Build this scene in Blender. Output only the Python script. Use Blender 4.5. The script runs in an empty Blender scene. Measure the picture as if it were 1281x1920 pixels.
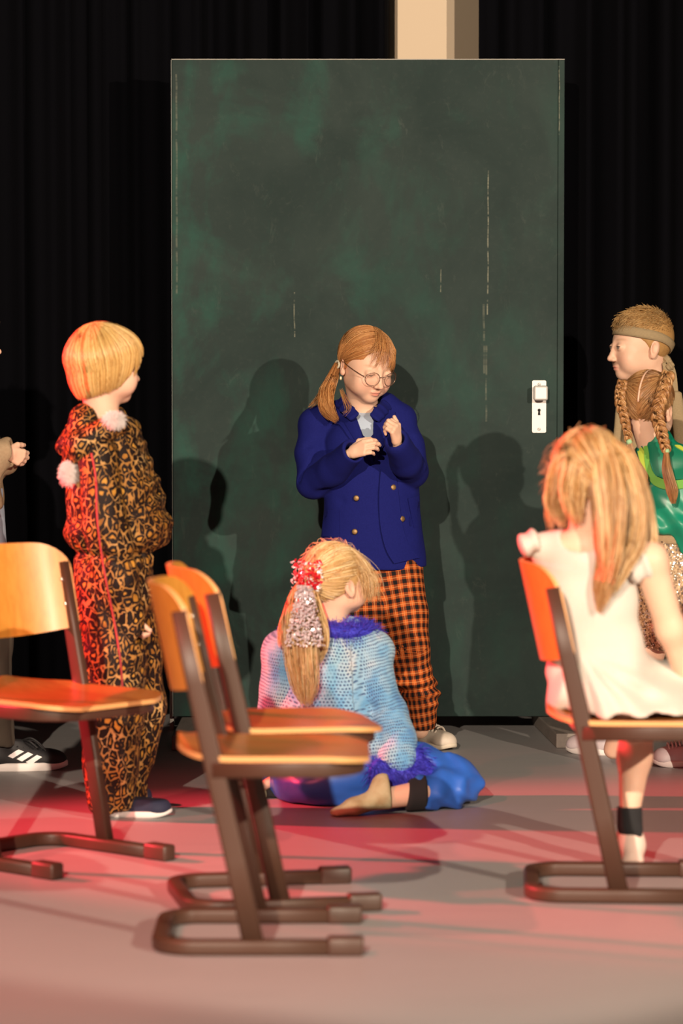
import bpy, math, random
import numpy as np
from mathutils import Vector, Matrix

# ------------------------------------------------------------------ camera, world, lights, exposure
S = bpy.context.scene
COL = S.collection
S.view_settings.view_transform = 'Standard'
S.view_settings.look = 'None'
S.view_settings.exposure = 0.2
S.view_settings.gamma = 1.0
S.view_settings.use_curve_mapping = False

FPX, CAMH, TILT = 6130.0, 1.31, math.radians(3.03)      # 115 mm lens, held at eye height, tipped down a little
cam_data = bpy.data.cameras.new('camera')
cam = bpy.data.objects.new('camera', cam_data)
COL.objects.link(cam)
cam.location = (0, 0, CAMH)
cam.rotation_euler = (math.pi / 2 - TILT, 0, 0)
cam_data.sensor_fit = 'VERTICAL'
cam_data.sensor_height = 36.0
cam_data.lens = FPX / 1920 * 36.0
cam_data.dof.use_dof = True
cam_data.dof.focus_distance = 10.35
cam_data.dof.aperture_fstop = 2.8
S.camera = cam

world = bpy.data.worlds.new('dark_hall')
S.world = world
world.use_nodes = True
world.node_tree.nodes['Background'].inputs[0].default_value = (1.0, 0.80, 0.68, 1)
world.node_tree.nodes['Background'].inputs[1].default_value = 0.016


def spot(name, loc, target, color, power, angle, blend=0.15, size=0.05):
    d = bpy.data.lights.new(name, 'SPOT')
    d.color = color
    d.energy = power
    d.spot_size = math.radians(angle)
    d.spot_blend = blend
    d.shadow_soft_size = size
    o = bpy.data.objects.new(name, d)
    COL.objects.link(o)
    o.location = loc
    o.rotation_euler = (Vector(target) - Vector(loc)).to_track_quat('-Z', 'Y').to_euler()
    return o


WARM = (1.0, 0.81, 0.62)
spot('front_spot_warm', (-1.45, -1.5, 3.80), (0.05, 9.3, 0.95), WARM, 4700, 26)
spot('side_spot_warm', (4.6, 0.9, 3.15), (0.05, 9.3, 0.95), WARM, 2900, 34)
spot('side_spot_red', (-4.6, 9.3, 2.05), (0.6, 8.35, 0.48), (1.0, 0.04, 0.06), 3300, 32, 0.5)
spot('top_spot_red', (-3.2, 4.6, 4.0), (-0.45, 7.55, 0.0), (1.0, 0.12, 0.10), 900, 37, 0.8)


def at(px, py, y):
    """photo pixel -> point of the place that lies y metres in front of the camera"""
    u, v = (px - 640.5) / FPX, (960.0 - py) / FPX
    c, s = math.cos(TILT), math.sin(TILT)
    dx, dy, dz = u, c + v * s, -s + v * c
    k = y / dy
    return np.array((dx * k, y, CAMH + dz * k))


def floor_at(px, py):
    u, v = (px - 640.5) / FPX, (960.0 - py) / FPX
    c, s = math.cos(TILT), math.sin(TILT)
    k = -CAMH / (-s + v * c)
    return np.array((u * k, (c + v * s) * k, 0.0))


# ------------------------------------------------------------------ materials
def mat(name, color, rough=0.5, metal=0.0, spec=0.5, **kw):
    m = bpy.data.materials.new(name)
    m.use_nodes = True
    b = m.node_tree.nodes['Principled BSDF']
    b.inputs['Base Color'].default_value = (*color, 1)
    b.inputs['Roughness'].default_value = rough
    b.inputs['Metallic'].default_value = metal
    b.inputs['Specular IOR Level'].default_value = spec
    for k, v in kw.items():
        b.inputs[k.replace('_', ' ')].default_value = v
    return m


class NT:
    """small wrapper to write node graphs as expressions"""
    def __init__(s, m):
        s.t = m.node_tree
        s.b = s.t.nodes['Principled BSDF']

    def n(s, kind, **kw):
        x = s.t.nodes.new(kind)
        for k, v in kw.items():
            setattr(x, k, v)
        return x

    def put(s, sock, v):
        if isinstance(v, (int, float)):
            sock.default_value = v
        elif isinstance(v, tuple):
            if sock.type == 'RGBA' and len(v) == 3:
                v = (*v, 1)
            sock.default_value = v
        else:
            s.t.links.new(v, sock)

    def math(s, op, a, b=0.0, c=None, clamp=False):
        x = s.n('ShaderNodeMath', operation=op, use_clamp=clamp)
        s.put(x.inputs[0], a)
        s.put(x.inputs[1], b)
        if c is not None:
            s.put(x.inputs[2], c)
        return x.outputs[0]

    def mix(s, f, a, b, mode='MIX'):
        x = s.n('ShaderNodeMix', data_type='RGBA', blend_type=mode)
        s.put(x.inputs[0], f)
        s.put(x.inputs[6], a)
        s.put(x.inputs[7], b)
        return x.outputs[2]

    def obj(s):
        return s.n('ShaderNodeTexCoord').outputs['Object']

    def attr(s, name):
        return s.n('ShaderNodeAttribute', attribute_name=name)

    def sep(s, v):
        x = s.n('ShaderNodeSeparateXYZ')
        s.put(x.inputs[0], v)
        return x.outputs

    def mapping(s, v, scale=(1, 1, 1), loc=(0, 0, 0), rot=(0, 0, 0)):
        x = s.n('ShaderNodeMapping')
        s.put(x.inputs[0], v)
        x.inputs['Scale'].default_value = scale
        x.inputs['Location'].default_value = loc
        x.inputs['Rotation'].default_value = rot
        return x.outputs[0]

    def noise(s, v, scale, detail=3, rough=0.5, dist=0.0):
        x = s.n('ShaderNodeTexNoise')
        s.put(x.inputs['Vector'], v)
        x.inputs['Scale'].default_value = scale
        x.inputs['Detail'].default_value = detail
        x.inputs['Roughness'].default_value = rough
        x.inputs['Distortion'].default_value = dist
        return x.outputs[0]

    def voronoi(s, v, scale, feature='F1', rand=1.0):
        x = s.n('ShaderNodeTexVoronoi', feature=feature)
        s.put(x.inputs['Vector'], v)
        x.inputs['Scale'].default_value = scale
        x.inputs['Randomness'].default_value = rand
        return x

    def ramp(s, f, stops, interp='LINEAR'):
        x = s.n('ShaderNodeValToRGB')
        x.color_ramp.interpolation = interp
        e = x.color_ramp.elements
        while len(e) < len(stops):
            e.new(0.5)
        for i, (p, c) in enumerate(stops):
            e[i].position = p
            e[i].color = (*c, 1) if isinstance(c, tuple) else (c, c, c, 1)
        s.put(x.inputs[0], f)
        return x.outputs[0]

    def bump(s, h, strength=0.3, dist=0.002):
        x = s.n('ShaderNodeBump')
        s.put(x.inputs['Height'], h)
        x.inputs['Strength'].default_value = strength
        x.inputs['Distance'].default_value = dist
        s.t.links.new(x.outputs[0], s.b.inputs['Normal'])

    def color(s, v):
        s.put(s.b.inputs['Base Color'], v)


# ------------------------------------------------------------------ objects
def put_props(o, label=None, cat=None, group=None, kind=None):
    if label: o['label'] = label
    if cat: o['category'] = cat
    if group: o['group'] = group
    if kind: o['kind'] = kind
    return o


def empty(name, loc, rz=0.0, label=None, cat=None, group=None):
    o = bpy.data.objects.new(name, None)
    COL.objects.link(o)
    o.location = [float(v) for v in loc]
    o.rotation_euler = (0, 0, rz)
    o.empty_display_size = 0.1
    return put_props(o, label, cat, group)


def mesh_obj(name, V, F, m, parent=None, origin=None, smooth=True, attrs=None, label=None):
    """V world (or parent-local when origin is None) points, F list/array of faces"""
    V = np.asarray(V, dtype=np.float64)
    if origin is not None:
        V = V - np.asarray(origin, dtype=np.float64)
    me = bpy.data.meshes.new(name)
    if isinstance(F, np.ndarray):
        nf, k = F.shape
        me.vertices.add(len(V))
        me.vertices.foreach_set('co', V.astype(np.float32).ravel())
        me.loops.add(nf * k)
        me.loops.foreach_set('vertex_index', F.astype(np.int32).ravel())
        me.polygons.add(nf)
        me.polygons.foreach_set('loop_start', np.arange(0, nf * k, k, dtype=np.int32))
        me.update(calc_edges=True)
    else:
        me.from_pydata([tuple(v) for v in V], [], [tuple(f) for f in F])
    me.validate()
    if attrs:
        for an, av in attrs.items():
            av = np.asarray(av, dtype=np.float32)
            if av.ndim == 1:
                a = me.attributes.new(an, 'FLOAT', 'POINT')
                a.data.foreach_set('value', av)
            else:
                a = me.attributes.new(an, 'FLOAT_VECTOR', 'POINT')
                a.data.foreach_set('vector', av.ravel())
    if smooth:
        me.polygons.foreach_set('use_smooth', np.ones(len(me.polygons), dtype=bool))
    ms = m if isinstance(m, (list, tuple)) else [m]
    for q in ms:
        me.materials.append(q)
    o = bpy.data.objects.new(name, me)
    COL.objects.link(o)
    if parent is not None:
        o.parent = parent
    if label:
        o['label'] = label
    return o


def copy_tree(o, parent=None):
    c = o.copy()
    COL.objects.link(c)
    c.parent = parent
    for ch in list(o.children):
        copy_tree(ch, c)
    return c


def join(*parts):
    """parts are (V, F) with F lists; returns one (V, F)"""
    Vs, Fs, n = [], [], 0
    for V, F in parts:
        Vs.append(np.asarray(V, dtype=np.float64))
        Fs.extend([tuple(int(i) + n for i in f) for f in F])
        n += len(V)
    return np.concatenate(Vs), Fs


def box(c, size, bevel=0.0, R=None):
    """box with chamfered edges"""
    hx, hy, hz = [s / 2 for s in size]
    b = min(bevel, hx * .95, hy * .95, hz * .95)
    if b <= 0:
        V = [(x, y, z) for z in (-hz, hz) for y in (-hy, hy) for x in (-hx, hx)]
        F = [(0, 2, 3, 1), (4, 5, 7, 6), (0, 1, 5, 4), (2, 6, 7, 3), (0, 4, 6, 2), (1, 3, 7, 5)]
    else:
        import bmesh
        bm = bmesh.new()
        bmesh.ops.create_cube(bm, size=1.0)
        for v in bm.verts:
            v.co = (v.co.x * 2 * hx, v.co.y * 2 * hy, v.co.z * 2 * hz)
        bmesh.ops.bevel(bm, geom=bm.edges[:], offset=b, segments=2, affect='EDGES', profile=0.5)
        V = [tuple(v.co) for v in bm.verts]
        F = [tuple(v.index for v in f.verts) for f in bm.faces]
        bm.free()
    V = np.array(V)
    if R is not None:
        V = V @ np.array(R).T
    return V + np.array(c), F


def frames(P, up=(0, 0, 1)):
    P = np.asarray(P, dtype=np.float64)
    T = np.gradient(P, axis=0)
    T /= np.linalg.norm(T, axis=1)[:, None] + 1e-12
    N = np.zeros_like(P)
    u = np.array(up, dtype=np.float64)
    n = np.cross(np.cross(T[0], u), T[0])
    if np.linalg.norm(n) < 1e-4:
        n = np.cross(np.cross(T[0], (1, 0.1, 0)), T[0])
    n /= np.linalg.norm(n)
    for i in range(len(P)):
        n = n - T[i] * np.dot(n, T[i])
        n /= np.linalg.norm(n) + 1e-12
        N[i] = n
    B = np.cross(T, N)
    return T, N, B


def sweep(P, prof, scale=None, up=(0, 0, 1), caps=True, closed=False):
    """profile (k,2) in (binormal, normal) swept along the points P"""
    P = np.asarray(P, dtype=np.float64)
    prof = np.asarray(prof, dtype=np.float64)
    T, N, B = frames(P, up)
    n, k = len(P), len(prof)
    sc = np.ones((n, 2)) if scale is None else np.asarray(scale, dtype=np.float64)
    if sc.ndim == 1:
        sc = np.stack([sc, sc], 1)
    V = P[:, None, :] + B[:, None, :] * (prof[None, :, 0:1] * sc[:, None, 0:1]) + N[:, None, :] * (prof[None, :, 1:2] * sc[:, None, 1:2])
    V = V.reshape(-1, 3)
    F = []
    for i in range(n - 1 if not closed else n):
        a, b = i * k, ((i + 1) % n) * k
        for j in range(k):
            j2 = (j + 1) % k
            F.append((a + j, a + j2, b + j2, b + j))
    if caps and not closed:
        F.append(tuple(range(k - 1, -1, -1)))
        F.append(tuple((n - 1) * k + j for j in range(k)))
    return V, F


def rrect(w, h, r, seg=3):
    out = []
    for cx, cy, a0 in ((w / 2 - r, h / 2 - r, 0), (-w / 2 + r, h / 2 - r, 90), (-w / 2 + r, -h / 2 + r, 180), (w / 2 - r, -h / 2 + r, 270)):
        for i in range(seg + 1):
            a = math.radians(a0 + 90 * i / seg)
            out.append((cx + r * math.cos(a), cy + r * math.sin(a)))
    return np.array(out)


def circ(r, k=10):
    a = np.arange(k) * 2 * math.pi / k
    return np.stack([r * np.cos(a), r * np.sin(a)], 1)


def spline(P, n):
    """Catmull-Rom through the points"""
    P = np.asarray(P, dtype=np.float64)
    Q = np.concatenate([[2 * P[0] - P[1]], P, [2 * P[-1] - P[-2]]])
    m = len(P) - 1
    t = np.linspace(0, m, n)
    i = np.minimum(t.astype(int), m - 1)
    f = (t - i)[:, None]
    p0, p1, p2, p3 = Q[i], Q[i + 1], Q[i + 2], Q[i + 3]
    return 0.5 * ((2 * p1) + (p2 - p0) * f + (2 * p0 - 5 * p1 + 4 * p2 - p3) * f ** 2 + (-p0 + 3 * p1 - 3 * p2 + p3) * f ** 3)


def extrude_outline(outline, t, axis='y'):
    """2-D outline (x,z) extruded by thickness t along y, centred"""
    o = np.asarray(outline, dtype=np.float64)
    k = len(o)
    V = np.concatenate([np.stack([o[:, 0], np.full(k, -t / 2), o[:, 1]], 1), np.stack([o[:, 0], np.full(k, t / 2), o[:, 1]], 1)])
    F = [tuple(range(k)), tuple(range(2 * k - 1, k - 1, -1))]
    F += [(i, i + k, (i + 1) % k + k, (i + 1) % k) for i in range(k)]
    return V, F


# ------------------------------------------------------------------ numpy noise and implicit surfaces
_rng = np.random.RandomState(7)
_LAT = _rng.rand(32, 32, 32).astype(np.float32) * 2 - 1


def vnoise(p):
    p = np.asarray(p, dtype=np.float32)
    i = np.floor(p).astype(np.int32)
    f = p - i
    f = f * f * (3 - 2 * f)
    x0, y0, z0 = i[..., 0] & 31, i[..., 1] & 31, i[..., 2] & 31
    x1, y1, z1 = (x0 + 1) & 31, (y0 + 1) & 31, (z0 + 1) & 31
    fx, fy, fz = f[..., 0], f[..., 1], f[..., 2]
    L = _LAT
    a = L[x0, y0, z0] * (1 - fx) + L[x1, y0, z0] * fx
    b = L[x0, y1, z0] * (1 - fx) + L[x1, y1, z0] * fx
    c = L[x0, y0, z1] * (1 - fx) + L[x1, y0, z1] * fx
    d = L[x0, y1, z1] * (1 - fx) + L[x1, y1, z1] * fx
    return (a * (1 - fy) + b * fy) * (1 - fz) + (c * (1 - fy) + d * fy) * fz


class Prim:
    __slots__ = ('f', 'lo', 'hi', 'k', 'op')

    def __init__(s, f, lo, hi, k, op):
        s.f, s.lo, s.hi, s.k, s.op = f, np.asarray(lo, dtype=float), np.asarray(hi, dtype=float), k, op


def cone(a, b, ra, rb, k=0.015, op='+'):
    a, b = np.asarray(a, dtype=np.float32), np.asarray(b, dtype=np.float32)
    d = b - a
    L2 = float(d @ d) + 1e-12

    def f(p):
        q = p - a
        t = np.clip((q @ d) / L2, 0, 1)
        q = q - t[..., None] * d
        return np.sqrt((q * q).sum(-1)) - (ra + (rb - ra) * t)
    r = max(ra, rb)
    return Prim(f, np.minimum(a, b) - r, np.maximum(a, b) + r, k, op)


def chain(P, R, k=0.015, op='+'):
    return [cone(P[i], P[i + 1], R[i], R[i + 1], k, op) for i in range(len(P) - 1)]


def ell(c, r, R=None, k=0.015, op='+'):
    """ellipsoid; the columns of R are its axes"""
    c, r = np.asarray(c, dtype=np.float32), np.asarray(r, dtype=np.float32)
    Rm = None if R is None else np.asarray(R, dtype=np.float32)

    def f(p):
        q = p - c
        if Rm is not None:
            q = q @ Rm
        k0 = np.sqrt(((q / r) ** 2).sum(-1))
        k1 = np.sqrt(((q / (r * r)) ** 2).sum(-1)) + 1e-9
        return k0 * (k0 - 1.0) / k1
    e = r if Rm is None else np.sqrt(((Rm * r[None, :]) ** 2).sum(1))
    return Prim(f, c - e, c + e, k, op)


def slab(a, b, wa, wb, ta, tb, side, k=0.01, op='+'):
    """tapering flat rounded limb from a to b: half width wa..wb along `side`, half thickness ta..tb"""
    a, b = np.asarray(a, dtype=np.float32), np.asarray(b, dtype=np.float32)
    d = b - a
    L2 = float(d @ d) + 1e-12
    u = d / math.sqrt(L2)
    s = np.asarray(side, dtype=np.float32)
    s = s - u * float(s @ u)
    s = s / np.linalg.norm(s)
    n = np.cross(u, s)

    def f(p):
        q = p - a
        t0 = (q @ d) / L2
        t = np.clip(t0, 0, 1)
        w, h = wa + (wb - wa) * t, ta + (tb - ta) * t
        x, y = (q @ s), (q @ n)
        z = (t0 - t) * math.sqrt(L2)
        k0 = np.sqrt((x / w) ** 2 + (y / h) ** 2 + (z / np.minimum(w, h)) ** 2)
        k1 = np.sqrt((x / w ** 2) ** 2 + (y / h ** 2) ** 2 + (z / np.minimum(w, h) ** 2) ** 2) + 1e-6
        return k0 * (k0 - 1.0) / k1
    r = max(wa, wb, ta, tb)
    return Prim(f, np.minimum(a, b) - r, np.maximum(a, b) + r, k, op)


def half(pt, nrm, k=0.006):
    """cut away everything on the +nrm side of the plane through pt"""
    pt, nrm = np.asarray(pt, dtype=np.float32), np.asarray(nrm, dtype=np.float32)
    nrm = nrm / np.linalg.norm(nrm)
    return Prim(lambda p: -((p - pt) @ nrm), (-1e3,) * 3, (1e3,) * 3, k, '-')


def sdf_mesh(prims, h, warp=None, shell=None):
    """smooth union / subtraction of primitives -> quads by surface nets"""
    add = [p for p in prims if p.op == '+']
    lo = np.min([p.lo for p in add], axis=0) - 4 * h
    hi = np.max([p.hi for p in add], axis=0) + 4 * h
    n = np.ceil((hi - lo) / h).astype(int) + 1
    D = np.full(n, 0.5, dtype=np.float32)
    ax = [lo[i] + np.arange(n[i]) * h for i in range(3)]
    for p in prims:
        mg = p.k + 3.5 * h + (warp[1] if warp else 0)
        i0 = np.maximum(np.floor((p.lo - mg - lo) / h).astype(int), 0)
        i1 = np.minimum(np.ceil((p.hi + mg - lo) / h).astype(int) + 1, n)
        if np.any(i1 <= i0):
            continue
        sl = tuple(slice(i0[j], i1[j]) for j in range(3))
        g = np.stack(np.meshgrid(ax[0][sl[0]], ax[1][sl[1]], ax[2][sl[2]], indexing='ij'), -1).astype(np.float32)
        d = p.f(g).astype(np.float32)
        old = D[sl]
        if p.op == '+':
            hh = np.clip(p.k - np.abs(old - d), 0, None) / max(p.k, 1e-6)
            D[sl] = np.minimum(old, d) - hh * hh * p.k * 0.25
        else:
            hh = np.clip(p.k - np.abs(old + d), 0, None) / max(p.k, 1e-6)
            D[sl] = np.maximum(old, -d) + hh * hh * p.k * 0.25
    if warp:
        idx = np.nonzero(np.abs(D) < warp[1] + 3 * h)
        pts = np.stack([ax[j][idx[j]] for j in range(3)], -1).astype(np.float32)
        D[idx] += warp[0](pts).astype(np.float32)
    s = D < 0
    c = np.zeros(n - 1, dtype=np.uint8)
    for dx in (0, 1):
        for dy in (0, 1):
            for dz in (0, 1):
                c += s[dx:n[0] - 1 + dx, dy:n[1] - 1 + dy, dz:n[2] - 1 + dz]
    act = (c > 0) & (c < 8)
    ci = np.argwhere(act)
    ident = np.full(act.shape, -1, dtype=np.int32)
    ident[act] = np.arange(len(ci))
    corner = {}
    for dx in (0, 1):
        for dy in (0, 1):
            for dz in (0, 1):
                corner[(dx, dy, dz)] = D[ci[:, 0] + dx, ci[:, 1] + dy, ci[:, 2] + dz]
    acc = np.zeros((len(ci), 3))
    cnt = np.zeros(len(ci))
    keys = list(corner)
    for a in keys:
        for j in range(3):
            if a[j] == 0:
                b = list(a); b[j] = 1; b = tuple(b)
                va, vb = corner[a], corner[b]
                m = (va < 0) != (vb < 0)
                t = np.where(m, va / np.where(m, va - vb, 1), 0)
                pos = np.tile(np.array(a, dtype=np.float64), (len(ci), 1))
                pos[:, j] += t
                acc += np.where(m[:, None], pos, 0)
                cnt += m
    V = (ci + acc / np.maximum(cnt, 1)[:, None]) * h + lo
    Q = []
    for j in range(3):
        sl0 = [slice(1, -1)] * 3
        sl1 = [slice(1, -1)] * 3
        sl0[j], sl1[j] = slice(0, -1), slice(1, None)
        a, b = s[tuple(sl0)], s[tuple(sl1)]
        e = np.argwhere(a != b)
        if len(e) == 0:
            continue
        flip = a[e[:, 0], e[:, 1], e[:, 2]]
        e = e + 1
        e[:, j] -= 1
        u, v = (j + 1) % 3, (j + 2) % 3
        q = []
        for du, dv in ((-1, -1), (0, -1), (0, 0), (-1, 0)):
            w = e.copy(); w[:, u] += du; w[:, v] += dv
            q.append(ident[w[:, 0], w[:, 1], w[:, 2]])
        q = np.stack(q, 1)
        q[~flip] = q[~flip][:, ::-1]
        Q.append(q)
    Q = np.concatenate(Q)
    Q = Q[(Q >= 0).all(1)]
    return V, Q


def cat_quads(*parts):
    Vs, Qs, n = [], [], 0
    for V, Q in parts:
        Vs.append(V); Qs.append(Q + n); n += len(V)
    return np.concatenate(Vs), np.concatenate(Qs)


def rot(axis, deg):
    return np.array(Matrix.Rotation(math.radians(deg), 3, axis))


def frame_from(fwd, up=(0, 0, 1)):
    """columns: left (x), back (y), up (z) of somebody facing fwd"""
    f = np.asarray(fwd, dtype=float); f /= np.linalg.norm(f)
    u = np.asarray(up, dtype=float); u = u - f * (u @ f); u /= np.linalg.norm(u)
    l = np.cross(u, f)
    return np.stack([l, -f, u], 1)


def tubes(P, r, sides=4, taper=None, flat=1.0):
    """many strands at once: P (n, m, 3) -> verts, quads and a random number per strand"""
    P = np.asarray(P, dtype=np.float64)
    n, m, _ = P.shape
    T = np.gradient(P, axis=1)
    T /= np.linalg.norm(T, axis=2, keepdims=True) + 1e-9
    ref = np.tile(np.array((0.31, 0.17, 0.93)), (n, m, 1))
    par = np.abs((T * ref).sum(-1, keepdims=True)) > 0.93
    ref = np.where(par, np.array((0.9, 0.3, 0.1)), ref)
    N = np.cross(T, ref); N /= np.linalg.norm(N, axis=2, keepdims=True) + 1e-9
    B = np.cross(T, N)
    tp = np.ones(m) if taper is None else np.asarray(taper)
    rr = np.asarray(r, dtype=np.float64)
    rr = (np.full(n, rr) if rr.ndim == 0 else rr)[:, None] * tp[None, :]
    a = np.arange(sides) * 2 * math.pi / sides
    V = P[:, :, None, :] + N[:, :, None, :] * (np.cos(a)[None, None, :, None] * rr[:, :, None, None]) + B[:, :, None, :] * (np.sin(a)[None, None, :, None] * rr[:, :, None, None] * flat)
    V = V.reshape(-1, 3)
    i = np.arange(n)[:, None, None] * m * sides
    j = np.arange(m - 1)[None, :, None] * sides
    k = np.arange(sides)[None, None, :]
    k2 = (k + 1) % sides
    q = np.stack([i + j + k, i + j + k2, i + j + sides + k2, i + j + sides + k], -1).reshape(-1, 4)
    rnd = np.repeat(np.random.RandomState(n).rand(n), m * sides)
    along = np.tile(np.repeat(np.linspace(0, 1, m), sides), n)
    return V, q, np.stack([rnd, along, np.zeros_like(rnd)], 1)
# ------------------------------------------------------------------ the hall: floor, curtains, pillar
def floor_material():
    m = mat('grey_stage_vinyl', (0.30, 0.285, 0.285), 0.5, spec=0.35)
    n = NT(m)
    co = n.obj()
    a = n.noise(co, 1.3, 4, 0.6)
    b = n.noise(n.mapping(co, (0.6, 9, 1)), 3.0, 3, 0.6)
    c = n.mix(n.math('MULTIPLY', a, 0.5), (0.305, 0.298, 0.302), (0.23, 0.222, 0.222))
    c = n.mix(n.math('MULTIPLY', b, 0.25), c, (0.37, 0.355, 0.355))
    n.color(c)
    n.put(n.b.inputs['Roughness'], n.math('ADD', n.math('MULTIPLY', b, 0.2), 0.38))
    n.bump(n.noise(co, 260, 2), 0.08, 0.001)
    return m


fm = floor_material()
V, F = box((0, 8.5, -0.05), (14, 16, 0.1))
fl = mesh_obj('floor', V, F, fm, smooth=False)
put_props(fl, 'matt grey vinyl stage floor', None, None, 'structure')


def curtain_sheet(name, x0, x1, y, seed, label, slant=0.0):
    rs = np.random.RandomState(seed)
    xs = np.arange(x0, x1 + 1e-6, 0.012)
    zs = np.linspace(0.004, 4.6, 26)
    ph = np.cumsum(rs.uniform(0.6, 1.4, len(xs))) * 0.012 * 2 * math.pi / 0.17
    amp = 0.045 + 0.02 * np.sin(np.arange(len(xs)) * 0.05 + seed)
    V = []
    for j, z in enumerate(zs):
        f = 1.0 + 0.15 * math.sin(z * 1.3 + seed)
        yy = y + amp * f * np.sin(ph + 0.15 * math.sin(z * 0.9)) + 0.015 * np.sin(ph * 2.3 + z * 0.4)
        V.append(np.stack([xs + slant * z, yy, np.full(len(xs), z)], 1))
    V = np.concatenate(V)
    nx = len(xs)
    i = np.arange(len(zs) - 1)[:, None] * nx + np.arange(nx - 1)[None, :]
    Q = np.stack([i, i + 1, i + nx + 1, i + nx], -1).reshape(-1, 4)
    # second skin behind gives the cloth its thickness
    V2 = V + np.array((0, 0.006, 0))
    o = mesh_obj(name, np.concatenate([V, V2]), np.concatenate([Q, Q[:, ::-1] + len(V)]), M_CURTAIN)
    put_props(o, label, 'curtain', 'black stage curtains')
    return o


M_CURTAIN = mat('black_molton', (0.0018, 0.0019, 0.0030), 0.95, spec=0.05)
M_CURTAIN.node_tree.nodes['Principled BSDF'].inputs['Sheen Weight'].default_value = 0.0
px = lambda p, y: (p - 640.5) / FPX * y
curtain_sheet('stage_curtain', -3.2, px(729, 11.33), 11.33, 1, 'black pleated stage curtain left of the pale pillar')
curtain_sheet('stage_curtain', px(897, 11.33), 3.4, 11.33, 5, 'black pleated stage curtain right of the pale pillar')

M_PLASTER = mat('cream_plaster', (0.62, 0.50, 0.37), 0.8, spec=0.2)
nn = NT(M_PLASTER)
nn.bump(nn.noise(nn.obj(), 90, 3), 0.15, 0.002)
# pillar: a narrow shaded flank, a front face and a turned right face
yb = 11.52
pts = [(px(731, yb), yb + 0.06), (px(745, yb), yb), (px(836, yb), yb - 0.02), (px(905, yb), yb + 0.22), (px(905, yb), yb + 0.5), (px(731, yb), yb + 0.5)]
k = len(pts)
V = [(x, y, 0.0) for x, y in pts] + [(x, y, 4.8) for x, y in pts]
F = [(i, (i + 1) % k, (i + 1) % k + k, i + k) for i in range(k)] + [tuple(range(k - 1, -1, -1)), tuple(range(k, 2 * k))]
o = mesh_obj('wall_back', V, F, M_PLASTER, smooth=False)
put_props(o, 'cream plastered pillar between the black curtains', None, None, 'structure')

# ------------------------------------------------------------------ the green door-board
BY = 10.90
pB0, pB1 = at(323, 1342, BY), at(1057, 113, BY)
BX0, BX1, BZ0, BZ1 = px(323, BY) + .002, px(1056, BY), pB0[2], pB1[2]
BXC = (BX0 + BX1) / 2
board = empty('green_stage_board', (BXC, BY, 0), 0, 'large dark green painted door panel standing upright behind the child in the blazer', 'door panel')


def board_material():
    m = mat('worn_green_paint', (0.03, 0.06, 0.05), 0.7, spec=0.12)
    n = NT(m)
    co = n.obj()
    big = n.noise(co, 2.2, 5, 0.62, 0.6)
    med = n.noise(n.mapping(co, (1, 1, 0.55), (3, 1, 7)), 7.0, 4, 0.6, 0.4)
    fine = n.noise(co, 60, 3, 0.6)
    c = n.mix(n.ramp(big, [(0.35, 0.0), (0.7, 1.0)]), (0.0195, 0.034, 0.0325), (0.032, 0.050, 0.0465))
    # greener rubbed patches, mostly on the left side
    sx = n.sep(co)
    left = n.math('SUBTRACT', 0.72, n.math('MULTIPLY', n.math('ADD', sx[0], 0.65), 0.42), clamp=True)
    patch = n.ramp(n.math('MULTIPLY', n.math('MULTIPLY', med, big), 1.0), [(0.24, 0.0), (0.40, 1.0)])
    c = n.mix(n.math('MULTIPLY', n.math('MULTIPLY', patch, left), 0.75), c, (0.022, 0.105, 0.078))
    # chalky smears
    sm = n.noise(n.mapping(co, (5, 1, 2.2), (1, 0, 2), (0, 0.6, 0)), 3.0, 6, 0.75, 1.2)
    c = n.mix(n.math('MULTIPLY', n.ramp(sm, [(0.60, 0.0), (0.76, 1.0)]), 0.30), c, (0.095, 0.115, 0.10))
    c = n.mix(n.math('MULTIPLY', n.ramp(fine, [(0.55, 0.0), (0.8, 1.0)]), 0.10), c, (0.09, 0.105, 0.09))
    # single scratches
    wob = n.math('MULTIPLY', n.math('SUBTRACT', n.noise(n.mapping(co, (0, 0, 6)), 1, 2), 0.5), 0.012)
    brk = n.ramp(n.noise(n.mapping(co, (0, 0, 1)), 26, 3, 0.7), [(0.42, 0.0), (0.55, 1.0)])
    for (qx, qz0, qz1, w, s) in SCRATCH:
        d = n.math('ABSOLUTE', n.math('SUBTRACT', n.math('ADD', sx[0], wob), qx))
        line = n.math('LESS_THAN', d, w)
        z_in = n.math('MULTIPLY', n.math('GREATER_THAN', sx[2], qz0), n.math('LESS_THAN', sx[2], qz1))
        c = n.mix(n.math('MULTIPLY', n.math('MULTIPLY', n.math('MULTIPLY', line, z_in), brk), s), c, (0.20, 0.21, 0.16))
    n.color(c)
    n.put(n.b.inputs['Roughness'], n.math('ADD', n.math('MULTIPLY', med, 0.2), 0.6))
    n.bump(n.math('ADD', n.math('MULTIPLY', fine, 0.5), n.math('MULTIPLY', med, 1.0)), 0.10, 0.002)
    return m


def bz(py):
    return at(640, py, BY)[2]


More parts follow.
